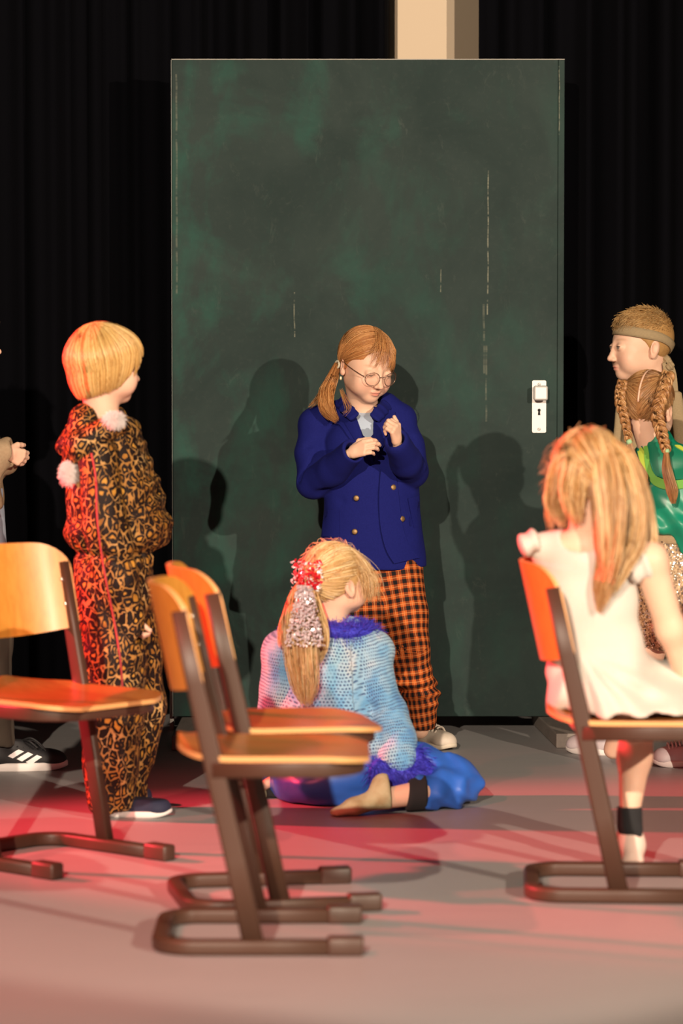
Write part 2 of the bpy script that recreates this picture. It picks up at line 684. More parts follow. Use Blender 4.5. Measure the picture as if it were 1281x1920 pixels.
SCRATCH = [(px(914, BY) - BXC, bz(590), bz(320), 0.0022, 0.8), (px(907, BY) - BXC, bz(700), bz(570), 0.0035, 0.3),
           (px(826, BY) - BXC, bz(548), bz(505), 0.0018, 0.6), (px(553, BY) - BXC, bz(632), bz(548), 0.0022, 0.55),
           (px(333, BY) - BXC, bz(560), bz(140), 0.003, 0.35), (px(911, BY) - BXC, bz(790), bz(640), 0.003, 0.35),
           (px(1046, BY) - BXC, bz(260), bz(125), 0.0016, 0.7)]
M_BOARD = board_material()
M_EDGE = mat('bare_board_edge', (0.42, 0.40, 0.36), 0.7)
M_FOOTWOOD = mat('grey_painted_timber', (0.20, 0.17, 0.15), 0.7)
nn = NT(M_FOOTWOOD)
nn.color(nn.mix(nn.noise(nn.mapping(nn.obj(), (20, 3, 20)), 3, 4), (0.15, 0.13, 0.12), (0.26, 0.22, 0.19)))
lath = 0.021
V, F = box((-lath / 2, 0, (BZ0 + BZ1) / 2), (BX1 - BX0 - lath - .0015, 0.042, BZ1 - BZ0), 0.0025)
mesh_obj('panel', V, F, M_BOARD, board, smooth=False)
V, F = box(((BX1 - BX0) / 2 - lath / 2, 0.0005, (BZ0 + BZ1) / 2), (lath, 0.042, BZ1 - BZ0 - 0.001), 0.0025)
mesh_obj('edge_lath', V, F, M_BOARD, board, smooth=False)
V, F = box((0, 0.001, BZ1 + 0.0016), (BX1 - BX0, 0.04, 0.003), 0.0006)
mesh_obj('top_edge', V, F, M_EDGE, board, smooth=False, label='pale worn top edge')
V, F = box((-(BX1 - BX0) / 2 - 0.0012, 0.002, (BZ0 + BZ1) / 2), (0.0022, 0.036, BZ1 - BZ0), 0.0004)
mesh_obj('side_edge', V, F, mat('chipped_side_edge', (0.20, 0.22, 0.20), 0.7), board, smooth=False)


def beam_foot(front, back, w, hgt, name='foot'):
    f, b = np.array(front), np.array(back)
    d = b - f
    ang = math.atan2(d[1], d[0])
    L = np.linalg.norm(d[:2])
    V, F = box((L / 2, w / 2, hgt / 2), (L, w, hgt), 0.004)
    R = rot('Z', math.degrees(ang))
    V = V @ R.T + np.array((f[0], f[1], 0.0005))
    mesh_obj(name, V, F, M_FOOTWOOD, board, origin=(BXC, BY, 0), smooth=False)


fL, fR = floor_at(322, 1408), floor_at(1043, 1403)
beam_foot((fL[0] + .10, fL[1], 0), (fL[0] + .10 + .005, BY - .022, 0), 0.10, 0.047)
beam_foot((fR[0] + .09, fR[1], 0), (fR[0] + .085 - .035, BY + .2, 0), 0.09, 0.047)
V, F = box((px(322, BY) - BXC - .004, 0.05, (BZ0 + 0.3) / 2), (0.014, 0.05, 0.42), 0.002)
mesh_obj('stay', V, F, mat('grey_steel', (0.33, 0.31, 0.29), 0.5, 0.3), board, smooth=False, label='grey upright stay at the lower left edge')

# lock plate with square knob
M_ALU = mat('satin_aluminium', (0.62, 0.60, 0.58), 0.45, 0.4)
M_DARKHOLE = mat('dark_hole', (0.01, 0.01, 0.01), 0.9)
q0, q1 = at(997, 811, BY), at(1023.5, 713, BY)
pw, ph = q1[0] - q0[0], q1[2] - q0[2]
pc = ((q0[0] + q1[0]) / 2 - BXC, -0.021 - 0.003, (q0[2] + q1[2]) / 2)
V, F = extrude_outline(rrect(pw, ph, 0.005, 4), 0.006)
plate = mesh_obj('lock_plate', V + np.array(pc), F, M_ALU, board, smooth=False, label='aluminium lock plate with keyhole')
a = np.linspace(-0.75 * math.pi + math.pi, 0.75 * math.pi + math.pi, 12)
kh = [(0.0045 * math.sin(t - math.pi), 0.0045 * math.cos(t - math.pi)) for t in np.linspace(math.pi - 2.5, math.pi + 2.5, 12)]
kh = [(0.0052 * math.sin(t), 0.0052 * math.cos(t)) for t in np.linspace(-2.55, 2.55, 13)] + [(0.0045, -0.0165), (-0.0045, -0.0165)]
V, F = extrude_outline(kh, 0.0012)
mesh_obj('keyhole', V + np.array((pc[0], pc[1] - 0.0033, pc[2] - 0.012)), F, M_DARKHOLE, plate, smooth=False)
for zz in (ph / 2 - 0.013, -ph / 2 + 0.012):
    P = np.array([(0, 0, 0), (0, -0.0012, 0), (0, -0.0022, 0)])
    V, F = sweep(P, circ(0.0055, 14), scale=[1, 1, 0.6])
    s_ = mesh_obj('screw', V + np.array((pc[0], pc[1] - 0.003, pc[2] + zz)), F, M_ALU, plate, smooth=False)
    V, F = box((pc[0], pc[1] - 0.0055, pc[2] + zz), (0.007, 0.0008, 0.0014), 0, rot('Y', 30))
    V, F = box((0, 0, 0), (0.007, 0.0008, 0.0014), 0, rot('Y', 30))
    V = V + np.array((pc[0], pc[1] - 0.0053, pc[2] + zz))
    # the slot lies in the screw head: joined with it to stay one level deep
    mesh_obj('screw_slot', V, F, M_DARKHOLE, plate, smooth=False)
kq = at(1014, 737, BY - 0.06)
kc = np.array((kq[0] - BXC, 0, kq[2]))
V1, F1 = sweep(np.array([(kc[0] - .002, pc[1], kc[2]), (kc[0] - .001, -0.06, kc[2])]), circ(0.011, 16))
V2, F2 = box((kc[0], -0.064, kc[2]), (0.047, 0.022, 0.049), 0.006)
V, F = join((V1, F1), (V2, F2))
mesh_obj('knob', V, F, M_ALU, board, smooth=False, label='square aluminium door knob')

# ------------------------------------------------------------------ school chairs
M_TUBE = mat('brown_lacquered_tube', (0.055, 0.026, 0.016), 0.46, spec=0.4)
M_CAP = mat('brown_plastic_cap', (0.052, 0.026, 0.017), 0.45)


def ply_material():
    m = mat('varnished_plywood', (0.6, 0.28, 0.07), 0.28, spec=0.5)
    n = NT(m)
    co = n.obj()
    g = n.noise(n.mapping(co, (3, 26, 26)), 3.0, 4, 0.6, 0.8)
    n.color(n.ramp(g, [(0.25, (0.29, 0.105, 0.020)), (0.5, (0.36, 0.145, 0.030)), (0.8, (0.43, 0.185, 0.042))]))
    n.b.inputs['Coat Weight'].default_value = 0.06
    n.b.inputs['Coat Roughness'].default_value = 0.2
    return m


def ply_back_material():
    m = mat('varnished_plywood_back', (0.6, 0.28, 0.07), 0.40, spec=0.5)
    n = NT(m)
    co = n.obj()
    g = n.noise(n.mapping(co, (26, 26, 3)), 3.0, 4, 0.6, 0.8)
    n.color(n.ramp(g, [(0.25, (0.40, 0.165, 0.022)), (0.5, (0.48, 0.210, 0.030)), (0.8, (0.54, 0.25, 0.042))]))
    n.b.inputs['Coat Weight'].default_value = 0.06
    n.b.inputs['Coat Roughness'].default_value = 0.2
    return m


M_PLYEDGE = mat('plywood_edge', (0.62, 0.34, 0.13), 0.4)
M_PLY = ply_material()
M_PLYB = ply_back_material()
M_SCREW = mat('steel_screw', (0.75, 0.72, 0.66), 0.25, 0.9)
HW = 0.192                          # half distance of the two runners


def make_chair():
    ch = empty('school_chair', (0, 0, 0))
    # floor runners: one tube bent to a U, open to the front
    P = []
    r = 0.075
    P += [(0.17, -HW, 0.0175), (-0.05, -HW, 0.0175), (-0.215 + r, -HW, 0.0175)]
    for i in range(1, 8):
        a_ = math.radians(90 * i / 8)
        P.append((-0.215 + r - r * math.sin(a_), -HW + r - r * math.cos(a_), 0.0175))
    P += [(-0.215, -HW + r, 0.0175), (-0.215, 0, 0.0175)]
    P = np.array(P)
    P = np.concatenate([P, (P * np.array((1, -1, 1)))[::-1][1:]])
    V, F = sweep(P, rrect(0.036, 0.033, 0.008), up=(0, 0, 1))
    mesh_obj('runner', V, F, M_TUBE, ch)
    for s in (-1, 1):
        V, F = box((0.183, s * HW, 0.0205), (0.078, 0.042, 0.041), 0.007)
        mesh_obj('end_cap', V, F, M_CAP, ch)
    # leaning posts, deeper at the foot
    for s in (-1, 1):
        P = np.array([(-0.012, s * HW, 0.022), (-0.05, s * HW, 0.20), (-0.100, s * HW, 0.425), (-0.135, s * HW, 0.58), (-0.169, s * HW, 0.735)])
        sc = np.stack([np.ones(5), np.array((1.0, .97, .92, .84, .74))], 1)
        V, F = sweep(P, rrect(0.026, 0.046, 0.007), scale=sc, up=(1, 0, 0))
        mesh_obj('post', V, F, M_TUBE, ch)
    # seat frame: tube running forward from the posts and closed round the front
    P = [(-0.10, -HW - .004, 0.397), (0.10, -HW - .004, 0.398)]
    for i in range(1, 9):
        a_ = math.radians(90 * i / 8)
        P.append((0.10 + 0.115 * math.sin(a_), -HW - .004 + 0.115 * (1 - math.cos(a_)), 0.398))
    P += [(0.215, 0, 0.398)]
    P = np.array(P)
    P = np.concatenate([P, (P * np.array((1, -1, 1)))[::-1][1:]])
    V, F = sweep(P, rrect(0.022, 0.036, 0.006), up=(0, 0, 1))
    mesh_obj('seat_frame', V, F, M_TUBE, ch)
    # plywood seat: rounded, dished, its rear rim rising, the front rolling down a little
    def seat_pt(u, v):
        # u -1..1 back to front, v -1..1 across
        x = 0.028 + 0.208 * u
        wmax = 0.205
        e = abs(u)
        corner = 1.0 if e < 0.62 else math.sqrt(max(0.0, 1 - ((e - 0.62) / 0.38) ** 2 * (0.62 if u > 0 else 0.96)))
        y = wmax * corner * v
        z = 0.426 - 0.010 * (1 - u * u) * (1 - v * v) - 0.010 * max(0, u - 0.5) ** 2 * 4
        if u < -0.35:
            z += 0.030 * ((-u - 0.35) / 0.65) ** 2 * (0.45 + 0.55 * (1 - v * v))
        return (x, y, z)
    nu, nv = 28, 20
    us = np.sin(np.linspace(-1, 1, nu + 1) * math.pi / 2)
    vs = np.linspace(-1, 1, nv + 1)
    top = np.array([[seat_pt(u, v) for v in vs] for u in us]).reshape(-1, 3)
    bot = top - np.array((0, 0, 0.011))
    F = []
    w = nv + 1
    n0 = len(top)
    for i in range(nu):
        for j in range(nv):
            a0 = i * w + j
            F.append((a0, a0 + w, a0 + w + 1, a0 + 1))
            F.append((n0 + a0, n0 + a0 + 1, n0 + a0 + w + 1, n0 + a0 + w))
    rim = [j for j in range(w)] + [i * w + nv for i in range(1, nu + 1)] + [nu * w + j for j in range(nv - 1, -1, -1)] + [i * w for i in range(nu - 1, 0, -1)]
    for i in range(len(rim)):
        p_, q_ = rim[i], rim[(i + 1) % len(rim)]
        F.append((p_, q_, n0 + q_, n0 + p_))
    so = mesh_obj('seat', np.concatenate([top, bot]), F, [M_PLY, M_PLYEDGE], ch)
    for f_ in so.data.polygons[-len(rim):]:
        f_.material_index = 1
    add_edge_split(so)
    # curved plywood backrest in front of the post heads
    def back_pt(u, t, off):
        # u -1..1 across, t 0..1 up
        y = (HW + 0.012) * u
        hgt = 0.225
        zc = 0.562 + hgt * t
        bow = 0.076 * (1 - u * u)
        x = -0.118 - 0.216 * (zc - 0.56) - bow + 0.006 - off
        return np.array((x, y, zc))
    nu, nt = 24, 14
    rows = []
    for off in (0.0, 0.010):
        for i in range(nt + 1):
            t = i / nt
            for j in range(nu + 1):
                u = math.sin((j / nu * 2 - 1) * math.pi / 2)
                e = abs(u)
                # big rounded upper corners, small ones below; the lower edge sags at the middle
                top_h = 1.0 if e < 0.62 else 0.70 + 0.30 * math.sqrt(max(0, 1 - ((e - 0.62) / 0.38) ** 2))
                low_h = (0.0 if e < 0.93 else 0.06 * (1 - math.sqrt(max(0, 1 - ((e - 0.93) / 0.07) ** 2)))) + 0.10 * e * e - 0.05
                rows.append(back_pt(u, low_h + (top_h - low_h) * t, off))
    rows = np.array(rows)
    w = nu + 1
    n0 = len(rows) // 2
    F = []
    for i in range(nt):
        for j in range(nu):
            a0 = i * w + j
            F.append((a0, a0 + 1, a0 + w + 1, a0 + w))
            F.append((n0 + a0, n0 + a0 + w, n0 + a0 + w + 1, n0 + a0 + 1))
    rim = [j for j in range(w)] + [i * w + nu for i in range(1, nt + 1)] + [nt * w + j for j in range(nu - 1, -1, -1)] + [i * w for i in range(nt - 1, 0, -1)]
    for i in range(len(rim)):
        p_, q_ = rim[i], rim[(i + 1) % len(rim)]
        F.append((p_, n0 + p_, n0 + q_, q_))
    bo = mesh_obj('backrest', rows, F, [M_PLYB, M_PLYEDGE], ch)
    for f_ in bo.data.polygons[-len(rim):]:
        f_.material_index = 1
    add_edge_split(bo)
    for s in (-1, 1):
        for t in (0.30, 0.58):
            p_ = back_pt(s * 0.885, t, 0)
            V, F = sweep(np.array([p_ - (0.002, 0, 0), p_ + (0.0015, 0, 0), p_ + (0.0035, 0, 0)]), circ(0.0058, 12), scale=[1, 1, 0.5])
            mesh_obj('screw', V, F, M_SCREW, bo)
    return ch


def add_edge_split(o):
    md = o.modifiers.new('edges', 'EDGE_SPLIT')
    md.split_angle = math.radians(50)


def ground_fit(p1, p2):
    """chair place and heading from the two front runner ends (right-hand end, left-hand end)"""
    a_, b_ = floor_at(*p1), floor_at(*p2)
    d = b_ - a_
    d /= np.linalg.norm(d)
    f = np.array((d[1], -d[0], 0))
    c = (a_ + b_) / 2 - f * 0.215
    return c, math.atan2(f[1], f[0])


chair = make_chair()
CH = [
    (*ground_fit((676, 1794), (673, 1728)), 'empty wooden school chair in front, nearest of the two side by side'),
    (*ground_fit((711, 1708), (651, 1654)), 'empty wooden school chair just behind the nearest one'),
    (*ground_fit((103, 1650), (318, 1614)), 'wooden school chair at the left edge, its backrest turned to the camera'),
    (np.array((0.668, 7.735, 0)), math.radians(-3), 'wooden school chair at the right under the child in the white dress'),
]
CHAIRS = []
for i, (c, rz, lab) in enumerate(CH):
    o = chair if i == 0 else copy_tree(chair)
    o.location = (c[0], c[1], 0)
    o.rotation_euler = (0, 0, rz)
    put_props(o, lab, 'chair', 'brown tube school chairs')
    CHAIRS.append(o)
# ------------------------------------------------------------------ people: shared builders
M_SKIN = mat('skin', (0.72, 0.42, 0.29), 0.5, spec=0.35)
nn = NT(M_SKIN)
_ft = nn.sep(nn.attr('feat').outputs['Vector'])
_c = nn.mix(nn.noise(nn.obj(), 40, 3), (0.72, 0.45, 0.32), (0.76, 0.49, 0.36))
_c = nn.mix(nn.math('MULTIPLY', _ft[1], 0.28), _c, (0.74, 0.26, 0.20))
_c = nn.mix(nn.math('MULTIPLY', _ft[0], 0.75), _c, (0.58, 0.16, 0.13))
_c = nn.mix(nn.math('MULTIPLY', _ft[2], 0.40), _c, (0.36, 0.19, 0.09))
nn.color(_c)
nn.b.inputs['Subsurface Weight'].default_value = 0.12
nn.b.inputs['Subsurface Radius'].default_value = (0.012, 0.005, 0.003)
nn.b.inputs['Subsurface Scale'].default_value = 0.5


def hair_mat(name, a, b, c, rough=0.38):
    m = mat(name, a, rough, spec=0.45)
    n = NT(m)
    s = n.sep(n.attr('strand').outputs['Vector'])
    f = n.math('ADD', n.math('MULTIPLY', s[0], 0.8), n.math('MULTIPLY', n.noise(n.obj(), 30, 2), 0.3))
    n.color(n.ramp(f, [(0.1, a), (0.5, b), (0.95, c)]))
    return m


class Head:
    """head frame: x to the person's left, y to the back, z up; origin at eye height between the ears"""
    def __init__(s, c, fwd, up=(0, 0, 1), scale=1.0):
        s.c, s.R, s.s = np.asarray(c, dtype=float), frame_from(fwd, up), scale

    def p(s, *v):
        v = np.asarray(v if len(v) == 3 else v[0], dtype=float)
        return s.c + s.s * (v @ s.R.T)

    def inv(s, P):
        return ((np.asarray(P) - s.c) @ s.R) / s.s

    def e(s, c, r, k=0.012, op='+', tilt=None):
        R = s.R if tilt is None else s.R @ tilt
        return ell(s.p(c), np.array(r) * s.s, R, k * s.s, op)

    def cn(s, a, b, ra, rb, k=0.01, op='+'):
        return cone(s.p(a), s.p(b), ra * s.s, rb * s.s, k * s.s, op)

    def prims(s, neck_to=None, eyes='closed', nose=1.0, neck_r=0.043, flare=17):
        P = [s.e((0, .012, .025), (.070, .087, .080)),
             s.e((0, -.028, -.008), (.060, .060, .074), .02),
             s.e((0, -.034, -.048), (.045, .046, .046), .02),
             s.e((0, -.062, -.081), (.021, .019, .017), .024)]
        for q in (-1, 1):
            P += [s.e((q * .035, -.054, -.036), (.026, .024, .027), .02), s.e((q * .034, -.040, -.056), (.021, .026, .020), .022),
                  s.e((q * .043, -.010, -.048), (.012, .028, .020), .02)]
        P += [s.cn((0, -.080, .010), (0, -.096, -.028), .0065, .0085, .014),
              s.e((0, -.0975 - .004 * nose, -.033), (.0095, .010, .0085), .006)]
        for q in (-1, 1):
            P += [s.e((q * .0095, -.0925, -.0365), (.0062, .0075, .0058), .005)]
        for q in (-1, 1):
            P += [s.e((q * .030, -.096, .001), (.0165, .0105, .0105), .018, '-'),
                  s.e((q * .030, -.0745, .000), (.0150, .0135, .0120), .006)]
            if eyes == 'down':
                P += [s.e((q * .0305, -.0900, -.0050), (.0115, .0085, .0022), .002, '-')]
            if eyes == 'open':
                P += [s.e((q * .0305, -.0905, -.0012), (.0120, .0090, .0036), .002, '-')]
        P += [s.e((0, -.0815, -.0568), (.0165, .0105, .0046), .006),
              s.e((0, -.0800, -.0650), (.0125, .0100, .0050), .006),
              s.cn((-.0165, -.0905, -.0610), (.0165, -.0905, -.0610), .0020, .0020, .003, '-'),
              s.cn((0, -.096, -.0475), (0, -.0935, -.053), .002, .002, .005, '-')]
        for q in (-1, 1):
            t = rot('X', -14) @ rot('Z', q * flare)
            P += [s.e((q * .0715, .016, -.010), (.0060, .0165, .0250), .006, '+', t),
                  s.e((q * .0690, .009, -.031), (.006, .0085, .0095), .008),
                  s.e((q * .0778, .012, -.008), (.0055, .0095, .0155), .004, '-', t)]
        if neck_to is not None:
            a = s.p((0, .022, -.055))
            P += [cone(a, neck_to, neck_r * s.s, neck_r * s.s * 1.06, .03)]
        return P

    def feats(s, V):
        L = s.inv(V)
        lip = np.exp(-((L[:, 0] / .0155) ** 4 + ((L[:, 2] + .0612) / .0072) ** 4)) * (L[:, 1] < -.068)
        d = (np.abs(L[:, 0]) - .036) ** 2 + (L[:, 2] + .036) ** 2
        blush = np.exp(-d / .022 ** 2) * (L[:, 1] < -.02) * .9
        ear = np.exp(-((np.abs(L[:, 0]) - .075) / .010) ** 2 - ((L[:, 2] + .01) / .03) ** 2 - ((L[:, 1] - .012) / .02) ** 2) * .6
        blush = np.maximum(blush, ear)
        blush = np.maximum(blush, np.exp(-(L[:, 0] / .012) ** 2 - ((L[:, 2] + .035) / .010) ** 2) * (L[:, 1] < -.08) * .55)
        arch = .0225 - 9.0 * (np.abs(L[:, 0]) - .030) ** 2
        brow = np.exp(-((np.abs(L[:, 0]) - .031) / .017) ** 4 - ((L[:, 2] - arch) / .0032) ** 2) * (L[:, 1] < -.05)
        return np.stack([lip, blush, brow], 1)

    # scalp used by all hair: a slightly larger ellipsoid
    SC, SR = np.array((0, .012, .025)), np.array((.0735, .0905, .0835))

    def scalp(s, dirs, lift=0.0):
        d = dirs / np.linalg.norm(dirs, axis=-1, keepdims=True)
        k = 1.0 / np.sqrt(((d / (s.SR)) ** 2).sum(-1, keepdims=True))
        lift = np.asarray(lift, dtype=float)
        return s.SC + d * (k + (lift[..., None] if lift.ndim else lift))

    def scalp_world(s, dirs, lift=0.0):
        return s.p_arr(s.scalp(dirs, lift))

    def p_arr(s, A):
        return s.c + s.s * (A @ s.R.T)


def scalp_dirs(n, seed, hairline=None):
    """random directions whose scalp point lies inside the hairline"""
    rs = np.random.RandomState(seed)
    out = []
    tot = 0
    H0 = Head((0, 0, 0), (0, -1, 0))
    while tot < n:
        d = rs.normal(size=(n * 2, 3))
        d /= np.linalg.norm(d, axis=1)[:, None]
        P = H0.scalp(d)
        zl = np.interp(P[:, 1], [-.085, -.06, -.03, -.005, .02, .045, .075, .11], hairline or [.066, .052, .030, .022, .002, -.035, -.052, -.055])
        d = d[P[:, 2] > zl]
        out.append(d); tot += len(d)
    return np.concatenate(out)[:n]


def slerp_path(d0, d1, m, f0=0.0, f1=1.0):
    """(n,3) -> (n,m,3) directions along great circles"""
    c = np.clip((d0 * d1).sum(-1), -1, 1)
    w = np.arccos(c)[:, None]
    f = np.linspace(0, 1, m)[None, :]
    f = np.asarray(f0).reshape(-1, 1) + (np.asarray(f1).reshape(-1, 1) - np.asarray(f0).reshape(-1, 1)) * f
    sw = np.sin(w) + 1e-6
    a, b = np.sin((1 - f) * w) / sw, np.sin(f * w) / sw
    return a[..., None] * d0[:, None, :] + b[..., None] * d1[:, None, :]


def hair_cap(H, lift=.0015, high=False):
    P = [ell(H.p(Head.SC), (Head.SR + lift) * H.s, H.R, .004)]
    P += [H.e((0, -.105, -.030), (.064, .066, .088), .006, '-'),
          H.e((0, -.02, -.105), (.11, .088, .108), .008, '-')]
    if high:                                   # high forehead and bare temples
        P += [H.e((0, -.105, -.006), (.074, .078, .092), .006, '-'), H.e((0, -.045, -.030), (.11, .060, .068), .006, '-')]
    return sdf_mesh(P, .0045)


def make_hair(H, strands, mat_, parent, origin, name='hair', cap=True, radius=.0013, sides=4, taper=None, high=False):
    """strands: list of world arrays (n,m,3)"""
    Vs, Qs, As, n = [], [], [], 0
    if cap:
        V, Q = hair_cap(H, high=high)
        Vs.append(V); Qs.append(Q); As.append(np.tile((.25, .3, 0.), (len(V), 1))); n += len(V)
    for S_ in strands:
        r = radius
        if isinstance(S_, tuple):
            S_, r = S_
        m = S_.shape[1]
        tp = np.interp(np.linspace(0, 1, m), [0, .12, .75, 1], [.55, 1, .9, .25]) if taper is None else taper
        V, Q, A = tubes(S_, r, sides, tp)
        Vs.append(V); Qs.append(Q + n); As.append(A); n += len(V)
    return mesh_obj(name, np.concatenate(Vs), np.concatenate(Qs), mat_, parent, origin, attrs={'strand': np.concatenate(As)})


def tail(guide, n, prof, seed, m=14, jitter=.12, wave=.0, ends=(.86, 1.0), flat=None):
    """loose lock of hair: n strands spread round a guide curve; prof = lock radius along it"""
    rs = np.random.RandomState(seed)
    G = spline(guide, m)
    T, N, B = frames(G, (0.2, 1, 0.3))
    rad = np.interp(np.linspace(0, 1, m), np.linspace(0, 1, len(prof)), prof)
    a = rs.uniform(0, 2 * math.pi, n)
    q = np.sqrt(rs.uniform(0, 1, n))
    x, y = np.cos(a) * q, np.sin(a) * q
    ph = rs.uniform(0, 6.28, (n, 2))
    t = np.linspace(0, 1, m)
    f1 = 1.0 if flat is None else flat
    dx = x[:, None] + jitter * np.sin(t[None] * 7 + ph[:, :1]) * t[None]
    dy = y[:, None] + jitter * np.cos(t[None] * 6 + ph[:, 1:]) * t[None]
    P = G[None] + B[None] * (dx * rad[None])[..., None] + N[None] * (dy * rad[None] * f1)[..., None]
    if wave:
        P = P + B[None] * (wave * np.sin(t[None] * 14 + ph[:, :1] * .25) * t[None])[..., None]
    # uneven ends
    e = rs.uniform(ends[0], ends[1], n)
    idx = t[None] * e[:, None] * (m - 1)
    i0 = np.minimum(idx.astype(int), m - 2)
    fr = (idx - i0)[..., None]
    r_ = np.arange(n)[:, None]
    return P[r_, i0] * (1 - fr) + P[r_, i0 + 1] * fr


def braid(guide, width, turns, mat_, parent, origin, seed, name='braid', prof=(1, 1, .8), m=64):
    G = spline(guide, m)
    T, N, B = frames(G, (0.1, 1, 0.2))
    t = np.linspace(0, 1, m)
    w = width * np.interp(t, np.linspace(0, 1, len(prof)), prof)
    Vs = []
    for k_ in range(3):
        a = t * turns * 2 * math.pi + k_ * 2 * math.pi / 3
        c = G + B * (w * .62 * np.sin(a))[:, None] - N * (w * .42 * np.sin(2 * a))[:, None]
        # each of the three strands is a bundle of hairs
        rs = np.random.RandomState(seed + k_)
        Tc, Nc, Bc = frames(c, (0.1, 1, 0.2))
        nb = 20
        for j in range(nb):
            an, q = rs.uniform(0, 6.28), math.sqrt(rs.uniform(.1, 1))
            Vs.append(c + Bc * (w * .40 * q * np.cos(an + t * 9))[:, None] + Nc * (w * .40 * q * np.sin(an + t * 9))[:, None])
    V, Q, A = tubes(np.array(Vs), width * .12, 4)
    return mesh_obj(name, V, Q, mat_, parent, origin, attrs={'strand': A})


def hand_prims(w, d, palm, thumb, s=1.0, curl=(20, 30, 20), spread=.0, thumb_curl=20, per_finger=None):
    """w wrist, d wrist->knuckles, palm = palm normal, thumb = thumb side"""
    w, d = np.asarray(w, dtype=float), np.asarray(d, dtype=float)
    d = d / np.linalg.norm(d)
    n = np.asarray(palm, dtype=float); n = n - d * (n @ d); n /= np.linalg.norm(n)
    t = np.asarray(thumb, dtype=float); t = t - d * (t @ d) - n * (t @ n); t /= np.linalg.norm(t)
    P = []
    off = (.024, .008, -.008, -.023)
    ln = (.066, .070, .066, .058)
    seg = ((.032, .020, .016), (.036, .023, .017), (.033, .021, .017), (.026, .016, .014))
    P.append(cone(w - d * .030 * s, w + d * .02 * s, .0195 * s, .017 * s, .012))
    for i in range(4):
        k_ = w + (d * ln[i] + t * off[i]) * s
        P.append(cone(w + (d * .012 + t * off[i] * .55) * s, k_, .0125 * s, .0102 * s, .010 * s))
        cu = curl if per_finger is None else per_finger[i]
        a = 0.0
        p = k_
        r = (.0092, .0084, .0077, .0068)
        rr = (.0094, .0096, .0092, .0082)[i]
        for j in range(3):
            a += math.radians(cu[j])
            dd = d * math.cos(a) + n * math.sin(a) + t * spread * (1.5 - i)
            dd /= np.linalg.norm(dd)
            q = p + dd * seg[i][j] * s
            P.append(cone(p, q, rr * s * (1 - .09 * j), rr * s * (1 - .09 * (j + 1)), .0025 * s))
            p = q
    b = w + (d * .016 + t * .018 + n * .006) * s
    a = math.radians(thumb_curl)
    d1 = d * .72 + t * .62 + n * .25; d1 /= np.linalg.norm(d1)
    d2 = d * (.9 * math.cos(a)) + t * (.35 - .5 * math.sin(a)) + n * (.35 + .3 * math.sin(a)); d2 /= np.linalg.norm(d2)
    p1 = b + d1 * .034 * s
    p2 = p1 + d2 * .026 * s
    p3 = p2 + (d2 * .9 + n * .15) * .020 * s
    P += [cone(b, p1, .0135 * s, .0108 * s, .008 * s), cone(p1, p2, .0104 * s, .0096 * s, .003 * s), cone(p2, p3, .0096 * s, .0078 * s, .003 * s)]
    return P


def body_mesh(parent, origin, fine, coarse, head=None, h_fine=.0024, hands=(), h_hand=.002, h_coarse=.008):
    parts = [sdf_mesh(fine, h_fine)] if fine else []
    nf = len(parts[0][0]) if parts else 0
    for hp in hands:
        parts.append(sdf_mesh(hp, h_hand))
    if coarse:
        parts.append(sdf_mesh(coarse, h_coarse))
    V, Q = cat_quads(*parts)
    feat = np.zeros((len(V), 3))
    if head is not None:
        feat[:nf] = head.feats(V[:nf])
    o = mesh_obj('body', V, Q, M_SKIN, parent, origin, attrs={'feat': feat})
    return o


def cloth(name, prims, h, m, parent, origin, amp=.004, freq=14, pat=None, extra=None, label=None, seed=0.0, stretch=(1, 1, 1)):
    st = np.array(stretch, dtype=np.float32)

    def w(p):
        q = p * st
        d = amp * vnoise(q * freq + seed) + amp * .5 * vnoise(q * freq * 2.3 + 5 + seed)
        if extra is not None:
            d = d + extra(p)
        return d
    V, Q = sdf_mesh(prims, h, (w, amp * 1.6 + (.008 if extra is not None else 0)))
    at_ = {'pat': pat(V)} if pat is not None else None
    return mesh_obj(name, V, Q, m, parent, origin, attrs=at_, label=label)


def bone_coords(bones, R0, ref=(0, 1, 0)):
    """(u,v) cloth coordinates: angle round the nearest bone and length along the limb; ref = where the seam lies"""
    def f(V):
        best = np.full(len(V), 1e9)
        uv = np.zeros((len(V), 3))
        for bi, (a, b, v0) in enumerate(bones):
            a, b = np.asarray(a, dtype=float), np.asarray(b, dtype=float)
            d = b - a
            L = np.linalg.norm(d); d = d / L
            q = V - a
            t = q @ d
            tc = np.clip(t, 0, L)
            dist = np.linalg.norm(q - tc[:, None] * d, axis=1)
            y = np.asarray(ref, dtype=float); y = y - d * (y @ d); y /= np.linalg.norm(y)
            x = np.cross(d, y)
            ang = np.arctan2(-(q @ x), -(q @ y))
            m = dist < best
            best = np.where(m, dist, best)
            uv[m, 0] = (ang * R0)[m] + bi // 4 * .31
            uv[m, 1] = (v0 + t)[m]
        return uv
    return f


def bvh_of(*objs):
    from mathutils.bvhtree import BVHTree
    vs, ps, n = [], [], 0
    for o in objs:
        off = Vector((0, 0, 0))
        p = o.parent
        while p is not None:
            off = off + p.location
            p = p.parent
        me = o.data
        co = np.empty(len(me.vertices) * 3, dtype=np.float32)
        me.vertices.foreach_get('co', co)
        co = co.reshape(-1, 3) + np.array(off)
        vs.extend([tuple(v) for v in co])
        ps.extend([tuple(i + n for i in f.vertices) for f in me.polygons])
        n += len(co)
    return BVHTree.FromPolygons(vs, ps)


CAMV = Vector((0, 0, CAMH))


